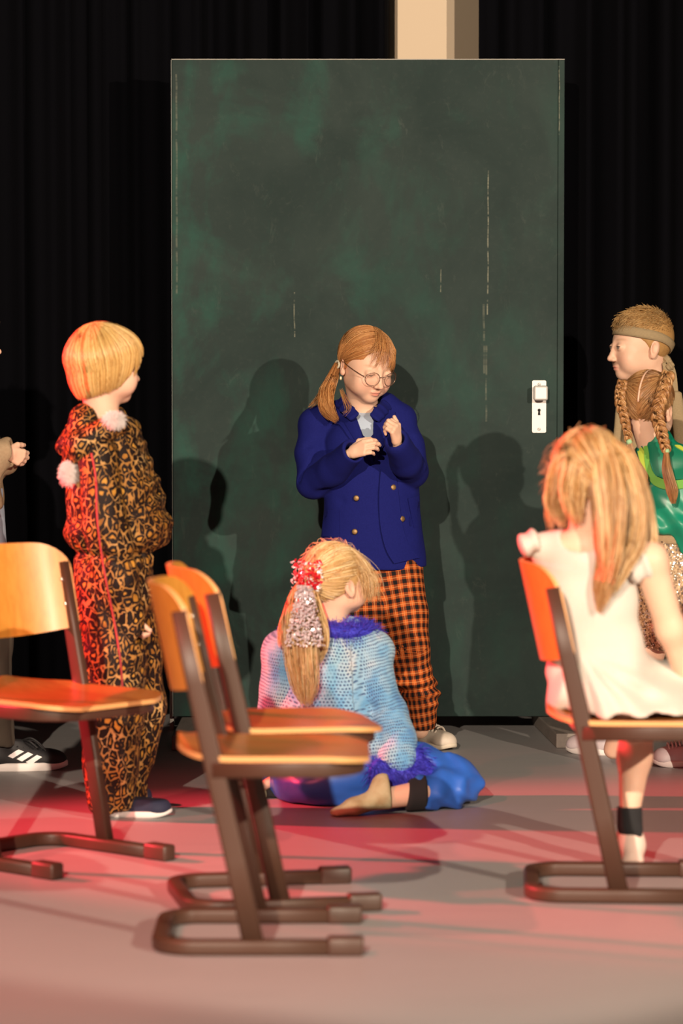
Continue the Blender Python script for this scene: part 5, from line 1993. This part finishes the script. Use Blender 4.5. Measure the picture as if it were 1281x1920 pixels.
# ------------------------------------------------------------------ the two children at the right edge
M_GREEN = mat('emerald_satin', (0.005, 0.225, 0.135), 0.36, spec=0.5)
M_DGREEN = mat('dark_green_satin', (0.006, 0.155, 0.085), 0.40, spec=0.5)
M_LIME = mat('leaf_green_felt', (0.13, 0.36, 0.050), 0.75)
M_YGREEN = mat('yellow_green_felt', (0.42, 0.52, 0.055), 0.75)
M_TAN = mat('tan_linen', (0.30, 0.225, 0.125), 0.9, spec=0.15)
nn = NT(M_TAN)
_n = nn.noise(nn.mapping(nn.obj(), (1, 1, 4)), 150, 3)
nn.color(nn.mix(_n, (0.23, 0.17, 0.095), (0.37, 0.285, 0.17)))
nn.bump(_n, 0.4, 0.001)
M_LILAC = mat('white_lilac_leather', (0.60, 0.53, 0.56), 0.55)
M_MINT = mat('mint_elastic', (0.30, 0.52, 0.28), 0.7)
HAIR_BRAID = hair_mat('dark_blond_hair', (0.20, 0.085, 0.030), (0.36, 0.175, 0.065), (0.52, 0.30, 0.13))
HAIR_BOY = hair_mat('short_blond_hair', (0.30, 0.15, 0.05), (0.46, 0.27, 0.10), (0.62, 0.42, 0.20))


def sequin_material():
    m = mat('gold_sequins', (0.4, 0.27, 0.12), 0.35, 0.3)
    n = NT(m)
    co = n.obj()
    v = n.voronoi(co, 250, 'F1')
    big = n.voronoi(n.mapping(co, (1.2, 1.2, .8)), 95, 'F1')
    r = n.sep(v.outputs['Color'])
    spots = n.ramp(big.outputs['Distance'], [(0.34, 1.0), (0.42, 0.0)])
    c = n.ramp(r[0], [(0.0, (0.13, 0.07, 0.03)), (0.5, (0.24, 0.15, 0.07)), (0.9, (0.38, 0.27, 0.15))])
    c = n.mix(n.math('MULTIPLY', spots, 0.85), c, (0.025, 0.014, 0.010))
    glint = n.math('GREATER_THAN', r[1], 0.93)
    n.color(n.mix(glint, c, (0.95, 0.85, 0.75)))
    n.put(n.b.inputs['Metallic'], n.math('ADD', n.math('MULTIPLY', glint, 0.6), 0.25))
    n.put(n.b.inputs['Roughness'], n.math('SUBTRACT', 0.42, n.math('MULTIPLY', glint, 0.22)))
    n.bump(r[2], 0.9, 0.002)
    return m


M_SEQUIN = sequin_material()


def build_green():
    D = 9.86
    p, O = person(floor_at(1290, 1432), 'child with two braids in a green satin top and gold sequin skirt, seen from behind')
    A = lambda x, y, d=D: at(x, y, d)
    H = Head(A(1216, 764, D), (.38, .90, -.10), (0.10, 0.06, 1), 1.0)
    fine = H.prims(neck_to=A(1232, 868, D + .01), eyes='closed', neck_r=.040)
    coarse = [slab(A(1245, 880), A(1262, 1100), .10, .11, .07, .08, (1, -.3, 0), .03), cone(A(1188, 888), A(1292, 885), .036, .036, .03)] \
        + chain([A(1232, 1120, D), A(1200, 1290, D + .0), A(1150, 1405, D + .12)], [.065, .05, .03], .02) + chain([A(1290, 1120, D), A(1296, 1290, D - .02), A(1306, 1420, D)], [.065, .05, .03], .02) \
        + chain([A(1190, 900), A(1192, 1010, D + .05), A(1200, 1080, D + .18)], [.036, .03, .022], .01)
    hE = hand_prims(A(1200, 1080, D + .18), (.1, .5, -.6), (1, 0, 0), (0, 1, .3), .78)
    hE2 = hand_prims(A(1318, 1085, D + .12), (-.1, .4, -.7), (-1, 0, 0), (0, 1, .3), .78)
    coarse += chain([A(1300, 900, D), A(1318, 1000, D + .02), A(1318, 1085, D + .12)], [.034, .03, .021], .01)
    body_mesh(p, O, fine, coarse, H, hands=(hE, hE2), h_fine=.0026, h_hand=.003)
    # top with a cape hanging to the right
    tp = [slab(A(1243, 878, D), A(1255, 1000, D), .118, .120, .08, .085, (1, -.3, 0), .03), cone(A(1196, 882, D), A(1296, 868, D + .03), .045, .048, .03),
          half(A(1250, 1012, D), (0, 0, -1)), cone(A(1230, 790, D), A(1234, 850, D), .045, .046, .01, '-'), cone(A(1232, 850, D + .01), A(1231, 832, D + .01), .060, .052, .02)]
    tp += chain([A(1186, 900, D), A(1186, 960, D + .02), A(1192, 1010, D + .05)], [.045, .042, .038], .02)
    top = cloth('top', tp, .0056, M_GREEN, p, O, amp=.003, freq=10, label='emerald green satin top')
    cp = [slab(A(1262, 905, D - .075), A(1280, 980, D - .095), .075, .085, .030, .026, (1, -.2, 0), .03), slab(A(1286, 985, D - .10), A(1292, 1034, D - .10), .060, .030, .022, .014, (1, -.2, 0), .03)]

    def f(v):
        return .0055 * np.sin((v[:, 0] * .75 + v[:, 2] * .65) * 110 + 1.2 * np.sin(v[:, 2] * 22)) * np.clip((A(0, 920)[2] - v[:, 2]) * 12, 0, 1)
    cape = cloth('cape', cp, .005, M_GREEN, p, O, amp=.004, freq=9, extra=f)
    bv = bvh_of(top, cape)
    Y = D - .1
    patch('collar_leaf', [(1192, 832), (1200, 860), (1208, 890), (1215, 905)], [(1213, 832), (1214, 860), (1213, 885), (1216, 903)], bv, Y, M_YGREEN, top, O, .003, .003, nu=12, nv=5)
    patch('collar_leaf', [(1210, 838), (1211, 870), (1222, 905), (1250, 918), (1281, 916)], [(1218, 836), (1220, 868), (1231, 893), (1252, 902), (1281, 900)], bv, Y, M_LIME, top, O, .004, .004, nu=20, nv=5)
    patch('collar_leaf', [(1216, 836), (1222, 866), (1232, 892), (1252, 901), (1284, 899)], [(1222, 826), (1245, 830), (1262, 834), (1272, 838), (1284, 842)], bv, Y, M_DGREEN, top, O, .005, .004, nu=20, nv=9, bulge=.004)
    patch('collar_leaf', [(1190, 825), (1205, 818), (1222, 816), (1236, 818)], [(1222, 836), (1228, 832), (1234, 830), (1240, 830)], bv, Y, M_DGREEN, top, O, .008, .004, nu=10, nv=5)
    patch('collar_leaf', [(1270, 808), (1276, 822), (1288, 832)], [(1284, 803), (1290, 812), (1296, 822)], bv, Y, M_YGREEN, top, O, .008, .004, nu=8, nv=5)
    # skirt
    sk = [slab(A(1256, 1015, D), A(1266, 1170, D), .125, .165, .09, .12, (1, -.3, 0), .03), half(A(1250, 1004, D), (0, 0, 1)), half(A(1250, 1214, D), (0, 0, -1), .008)]
    cloth('skirt', sk, .006, M_SEQUIN, p, O, amp=.004, freq=11, label='gold sequin skirt', extra=lambda v: .004 * np.sin(v[:, 0] * 70))
    V, Q = sdf_mesh([slab(A(1255, 1006, D), A(1255, 1014, D), .128, .129, .093, .094, (1, -.3, 0), .01), half(A(1250, 1000, D), (0, 0, 1)), half(A(1250, 1018, D), (0, 0, -1))], .006)
    mesh_obj('waistband', V, Q, M_TAN, p, O)
    make_shoe(p, O, floor_at(1318, 1436), floor_at(1223, 1437), M_LILAC, M_SOLE, w=.040, h=.066, lace=M_SOLE)
    make_shoe(p, O, floor_at(1160, 1417), floor_at(1064, 1410), M_LILAC, M_SOLE, w=.040, h=.066, lace=M_SOLE)
    # hair: centre parting, two braids
    rs = np.random.RandomState(41)
    rootL, rootR = A(1168, 716, D - .03), A(1254, 700, D - .055)
    out = []
    for root, sg in ((rootL, 1), (rootR, -1)):
        dd = H.inv(root) - Head.SC; dd /= np.linalg.norm(dd)
        d0 = scalp_dirs(2000, 42 + sg, [.066, .055, .032, .022, .0, -.035, -.052, -.055])
        d0 = d0[d0[:, 0] * sg > .012]
        path = slerp_path(d0, np.tile(dd, (len(d0), 1)), 9, 0., rs.uniform(.5, 1., len(d0)))
        out.append(H.scalp_world(path, .0025 + .0035 * rs.rand(len(d0), 1) * np.ones((1, 9))))
    hr = make_hair(H, out, HAIR_BRAID, p, O, radius=.0011, sides=3)
    a_ = np.linspace(-.45, 1.75, 26)
    pd = np.stack([np.full(26, .0), np.sin(a_), np.cos(a_)], 1)
    V, F = sweep(H.scalp_world(pd, .0035), rrect(.0052, .0022, .0010), up=H.R[:, 2])
    mesh_obj('parting', V, F, M_SKIN, hr, O)
    gL = [rootL, A(1163, 748, D - .075), A(1172, 788, D - .10), A(1180, 828, D - .125)]
    gR = [rootR, A(1244, 735, D - .105), A(1232, 775, D - .12), A(1241, 812, D - .135), A(1250, 846, D - .15)]
    braid(gL, .0165, 3.6, HAIR_BRAID, hr, O, 43, prof=(1, 1, .9, .7))
    braid(gR, .0205, 4.4, HAIR_BRAID, hr, O, 46, prof=(1, 1, .95, .7))
    for q, gd, n, pr, sd in ((gL[-1], [gL[-1], A(1188, 862, D - .13), A(1204, 892, D - .135), A(1208, 912, D - .13)], 200, [.007, .015, .017, .006], 48), (gR[-1], [gR[-1], A(1251, 880, D - .165), A(1261, 920, D - .17), A(1263, 945, D - .165)], 240, [.007, .015, .018, .007], 49)):
        V, Q, S_ = tubes(tail(gd, n, pr, sd, ends=(.8, 1)), .0010, 3, np.linspace(1, .4, 14))
        mesh_obj('hair_end', V, Q, HAIR_BRAID, hr, O, attrs={'strand': S_})
        V, F = sweep(np.array([q + (0, 0, .007), q, q - (0, 0, .008)]), circ(.0092, 12), scale=[.85, 1.05, .85], up=(0, 1, 0))
        mesh_obj('hair_tie', V, F, M_MINT, hr, O)


def build_boy():
    D = 10.72
    p, O = person(at(1200, 1372, 10.72), 'boy with a tan cloth headband facing left, standing at the right edge')
    A = lambda x, y, d=D: at(x, y, d)
    H = Head(A(1202, 648, D), (-.955, -.28, -.06), (-.03, 0, 1), 1.10)
    fine = H.prims(neck_to=A(1218, 760, D), eyes='open', nose=0.3, neck_r=.044)
    coarse = [slab(A(1215, 790), A(1215, 1080), .10, .11, .08, .085, (.3, 1, 0), .03), cone(A(1210, 780, D - .1), A(1220, 780, D + .1), .045, .045, .03)] \
        + chain([A(1205, 1080, D - .05), A(1190, 1240, D - .06), A(1215, 1350, D - .06)], [.07, .05, .034], .02) + chain([A(1215, 1080, D + .07), A(1220, 1240, D + .07), A(1238, 1345, D + .06)], [.07, .05, .034], .02)
    hB = hand_prims(A(1160, 1030, D - .16), (-.5, 0, -.8), (0, 1, 0), (-1, 0, .3), .85)
    hB2 = hand_prims(A(1180, 1030, D + .14), (-.5, 0, -.8), (0, -1, 0), (-1, 0, .3), .85)
    body_mesh(p, O, fine, coarse, H, hands=(hB, hB2), h_hand=.003)
    for q in (-1, 1):
        V, Q = sdf_mesh([H.e((q * .030, -.0742, -.001), (.0122, .0128, .0102), .001)], .0018)
        L = H.inv(V)
        mesh_obj('eye', V, Q, bpy.data.materials['eye_iris_shade'], p, O)
        lash = np.array([H.p((q * (.030 + dx), -.0875 + .42 * dx * dx / .012, .0030 - .10 * dx * dx / .012)) for dx in np.linspace(-.012, .012, 9)])
        V, F = sweep(lash, circ(.0010 * H.s, 6))
        mesh_obj('eyelashes', V, F, M_LASH, p, O)
    robe = [slab(A(1215, 800, D), A(1215, 1060, D), .105, .125, .10, .12, (.3, 1, 0), .03), cone(A(1205, 785, D - .10), A(1222, 785, D + .10), .062, .062, .03)]
    robe += chain([A(1200, 800, D - .14), A(1190, 920, D - .15), A(1170, 1010, D - .16)], [.058, .054, .05], .02)
    robe += chain([A(1228, 800, D + .13), A(1225, 920, D + .15), A(1190, 1010, D + .14)], [.058, .054, .05], .02)
    robe += [half(A(1215, 1150, D), (0, 0, -1)), cone(A(1216, 700), A(1217, 768), .05, .058, .01, '-')]
    cloth('robe', robe, .007, M_TAN, p, O, amp=.005, freq=9, label='tan linen robe')
    tr = chain([A(1205, 1080, D - .05), A(1190, 1240, D - .06), A(1210, 1345, D - .06)], [.085, .07, .055], .02) + chain([A(1215, 1080, D + .07), A(1220, 1240, D + .07), A(1236, 1340, D + .06)], [.085, .07, .055], .02)
    cloth('trousers', tr, .008, mat('dark_brown_cloth', (0.05, 0.035, 0.025), 0.9), p, O, amp=.004, freq=10)
    # shawl strip hanging beside the neck on the far right
    sh = [slab(A(1268, 740, D - .10), A(1290, 930, D - .12), .020, .03, .012, .012, (1, 0, 0), .01), slab(A(1163, 745, D - .13), A(1156, 860, D - .14), .012, .016, .010, .010, (1, 0, 0), .01)]
    for k_ in sh:
        V, Q = sdf_mesh([k_], .004)
        mesh_obj('cloth_strip', V, Q, M_TAN, p, O)
    # headband: a strip round the skull, lower at the back, with a knot and tails
    n = 64
    rows = []
    for lf in (.004, .0075):
        for e in (-1, -.33, .33, 1):
            for i in range(n):
                a = 2 * math.pi * i / n
                x, y = math.sin(a), -math.cos(a)          # y -1 = front
                zc = .053 - .024 * (y + 1) - .026 * max(0, y) ** 2
                z = zc + e * .0145 * (1 - .2 * max(0, y))
                # point on the scalp ellipsoid at this height
                zz = (z - Head.SC[2]) / Head.SR[2]
                s_ = math.sqrt(max(.05, 1 - zz * zz))
                rows.append((x * Head.SR[0] * s_ + x * lf, Head.SC[1] + y * Head.SR[1] * s_ + y * lf, z))
    rows = H.p_arr(np.array(rows))
    F = []
    for l_ in range(2):
        for e in range(3):
            for i in range(n):
                a0 = (l_ * 4 + e) * n
                i2 = (i + 1) % n
                q = (a0 + i, a0 + i2, a0 + n + i2, a0 + n + i)
                F.append(q if l_ else q[::-1])
    for i in range(n):
        i2 = (i + 1) % n
        F.append((i, i2, 4 * n + i2, 4 * n + i)); F.append((3 * n + i2, 3 * n + i, 7 * n + i, 7 * n + i2))
    hb = mesh_obj('headband', rows, F, M_TAN, p, O, label='tan cloth headband knotted at the back')
    kn = A(1250, 674, D - .01)
    V, Q = sdf_mesh([ell(kn, (.016, .020, .014), None, .005), cone(kn, kn + (.010, -.02, -.022), .010, .014, .01)], .003, (lambda v: .002 * np.sin(v[:, 0] * 400 + v[:, 2] * 300), .004))
    mesh_obj('knot', V, Q, M_TAN, hb, O)
    for pts in ([(1252, 676), (1262, 700), (1266, 735), (1272, 770), (1282, 800)], [(1248, 680), (1252, 705), (1254, 735)]):
        P_ = spline([A(a, b, D - .03) for a, b in pts], 16)
        V, F = sweep(P_, rrect(.022, .005, .002), up=(0, 1, 0))
        mesh_obj('headband_tail', V, F, M_TAN, hb, O)
    # short hair
    rs = np.random.RandomState(51)
    d0 = scalp_dirs(5000, 52, [.066, .062, .056, .030, .000, -.030, -.045, -.048])
    P0 = H.scalp(d0)
    keep = np.ones(len(d0), bool)
    d0 = d0[keep]
    comb = np.array((.25, -.9, -.25))
    flow = comb - d0 * (d0 @ comb)[:, None]
    flow += rs.normal(size=d0.shape) * .12
    topness = np.clip(d0[:, 2] * 1.4 - .15, 0, 1)
    Ln = .012 + .024 * topness * rs.uniform(.7, 1.1, len(d0))
    t = np.linspace(0, 1, 6)
    front = np.clip(-d0[:, 1] * 1.4 - .35, 0, 1) * topness
    Ln = Ln + .020 * front * rs.uniform(.3, 1, len(d0))
    lift0 = np.where(P0[:, 2] > .05, .0, -.0015)
    base = H.scalp(d0, lift0 - .001)
    Pl = base[:, None] + flow[:, None] * (Ln[:, None] * t[None])[..., None] + d0[:, None] * ((.001 + .004 * topness + .014 * front)[:, None] * np.sin(t * 2.0)[None])[..., None]
    make_hair(H, [H.p_arr(Pl)], HAIR_BOY, p, O, radius=.0010, sides=3, high=True, taper=np.linspace(1, .3, 6))
    make_shoe(p, O, floor_at(1240, 1384), floor_at(1150, 1382), M_DIRTYWHITE, M_SOLEW, w=.040, h=.064, lace=M_SOLEW)
    make_shoe(p, O, floor_at(1262, 1371), floor_at(1172, 1370), M_DIRTYWHITE, M_SOLEW, w=.040, h=.064, lace=M_SOLEW)


build_boy()
build_green()
# ------------------------------------------------------------------ child cut by the left edge
M_KHAKI = mat('khaki_knit', (0.33, 0.24, 0.15), 0.9, spec=0.15)
nn = NT(M_KHAKI)
_n = nn.noise(nn.obj(), 120, 3)
nn.color(nn.mix(_n, (0.27, 0.19, 0.115), (0.40, 0.30, 0.19)))
nn.bump(_n, 0.5, 0.002)
M_BROWNPANT = mat('dark_brown_trousers', (0.055, 0.042, 0.030), 0.9)
M_BLACKSHOE = mat('black_mesh_shoe', (0.010, 0.010, 0.012), 0.7)
M_STRIPE = mat('white_stripe', (0.75, 0.72, 0.72), 0.5)
HAIR_BROWN = hair_mat('brown_hair', (0.10, 0.045, 0.02), (0.18, 0.085, 0.035), (0.28, 0.14, 0.06))


def build_left():
    D = 9.92
    p, O = person(floor_at(-15, 1440), 'child at the left edge with clasped hands, khaki cardigan and black striped trainers')
    A = lambda x, y, d=D: at(x, y, d)
    H = Head(A(-66, 632, D), (.97, .10, -.10), (0, 0, 1), 1.03)
    fine = H.prims(neck_to=A(-70, 745, D))
    w1, w2 = A(12, 848, D - .10), A(8, 862, D + .03)
    h1 = hand_prims(w1, A(50, 862, D - .06) - w1, (.05, 1, -.1), (.2, 0, 1), .82, curl=(35, 50, 35))
    h2 = hand_prims(w2, A(50, 855, D - .0) - w2, (.05, -1, -.1), (.2, 0, 1), .82, curl=(30, 40, 30))
    coarse = [slab(A(-70, 780), A(-65, 1050), .09, .09, .08, .08, (0, 1, 0), .03)] \
        + chain([A(-45, 1060, D - .05), A(-25, 1230, D - .06), A(0, 1400, D - .04)], [.07, .052, .034], .02) + chain([A(-70, 1060, D + .08), A(-70, 1230, D + .08), A(-75, 1400, D + .08)], [.07, .052, .034], .02)
    body_mesh(p, O, fine, coarse, H, h_fine=.0026, hands=(h1, h2))
    cd = [slab(A(-72, 790, D), A(-66, 1010, D), .115, .13, .11, .125, (0, 1, 0), .03), cone(A(-78, 770, D - .12), A(-72, 770, D + .12), .06, .06, .03)]
    cd += chain([A(-80, 790, D - .15), A(-68, 895, D - .16), w1], [.06, .056, .046], .012) + chain([A(-74, 790, D + .15), A(-60, 895, D + .14), w2], [.06, .056, .046], .012)
    cd += [cone(w1, w1 + (A(50, 862) - A(12, 848)), .03, .034, .004, '-'), half(A(-60, 955, D), (0.1, 0, -1)), half(w1 + (.02, 0, 0), (1, 0, .15)), cone(A(-68, 700), A(-68, 755), .05, .056, .01, '-')]
    # pocket hem hanging in front
    cd += [slab(A(-22, 900, D - .13), A(-16, 950, D - .12), .035, .035, .02, .02, (1, 0, 0), .02)]
    cloth('cardigan', cd, .006, M_KHAKI, p, O, amp=.005, freq=12, label='khaki knitted cardigan', extra=lambda v: .002 * np.sin(v[:, 2] * 80 + v[:, 0] * 60 + 3 * np.sin(v[:, 1] * 25)))
    cloth('shirt', [slab(A(-58, 930, D), A(-54, 1035, D), .115, .12, .105, .11, (0, 1, 0), .03), half(A(-40, 1035, D), (0, 0, -1))], .007, M_TEE, p, O, amp=.003, freq=10)
    tr = chain([A(-42, 1070, D - .05), A(-28, 1200, D - .06), A(-20, 1300, D - .05), A(-8, 1390, D - .04)], [.095, .082, .068, .058], .02) + chain([A(-70, 1070, D + .08), A(-70, 1230, D + .08), A(-75, 1390, D + .08)], [.09, .075, .058], .02)
    tr += [half(A(-10, 1392, D), (0, 0, -1)), slab(A(-56, 1015, D), A(-56, 1090, D), .118, .12, .105, .108, (0, 1, 0), .03)]
    cloth('trousers', tr, .007, M_BROWNPANT, p, O, amp=.006, freq=13)
    h_, t_ = floor_at(-32, 1446), floor_at(126, 1442)
    s1 = make_shoe(p, O, h_, t_, M_BLACKSHOE, M_SOLE, w=.041, h=.098, sole=.026, lace=M_BLACKSHOE)
    make_shoe(p, O, floor_at(-100, 1425), floor_at(20, 1422), M_BLACKSHOE, M_SOLE, w=.041, h=.074, sole=.026, lace=M_BLACKSHOE)
    bv = bvh_of(s1)
    for x, y in ((14, 1418), (31, 1423), (48, 1428)):
        patch('stripe', [(x, y), (x + 21, y - 12)], [(x + 10, y + 4), (x + 31, y - 8)], bv, D - .06, M_STRIPE, s1, O, .0030, .0015, nu=8, nv=5, smooth_pts=False)
    # loose lace bow
    L = [spline([A(42, 1388, D - .03), A(58, 1384, D - .05), A(74, 1394, D - .05), A(86, 1408, D - .045)], 14), spline([A(42, 1388, D - .03), A(55, 1390, D - .07), A(70, 1402, D - .07)], 14), spline([A(46, 1388, D - .03), A(64, 1389, D - .045), A(82, 1405, D - .045)], 14)]
    V, Q, S_ = tubes(np.array(L), .0032, 6)
    mesh_obj('lace_bow', V, Q, M_BLACKSHOE, s1, O)
    rs = np.random.RandomState(61)
    d0 = scalp_dirs(1200, 62)
    fl = np.array((0, -.3, -.6))
    flow = fl - d0 * (d0 @ fl)[:, None] + rs.normal(size=d0.shape) * .15
    t = np.linspace(0, 1, 8)
    Pl = H.scalp(d0, .001)[:, None] + flow[:, None] * (.04 * t)[None, :, None] + d0[:, None] * (.006 * np.sin(t * 2.4))[None, :, None]
    make_hair(H, [H.p_arr(Pl)], HAIR_BROWN, p, O, radius=.0014, sides=3, taper=np.linspace(1, .3, 8))


build_left()
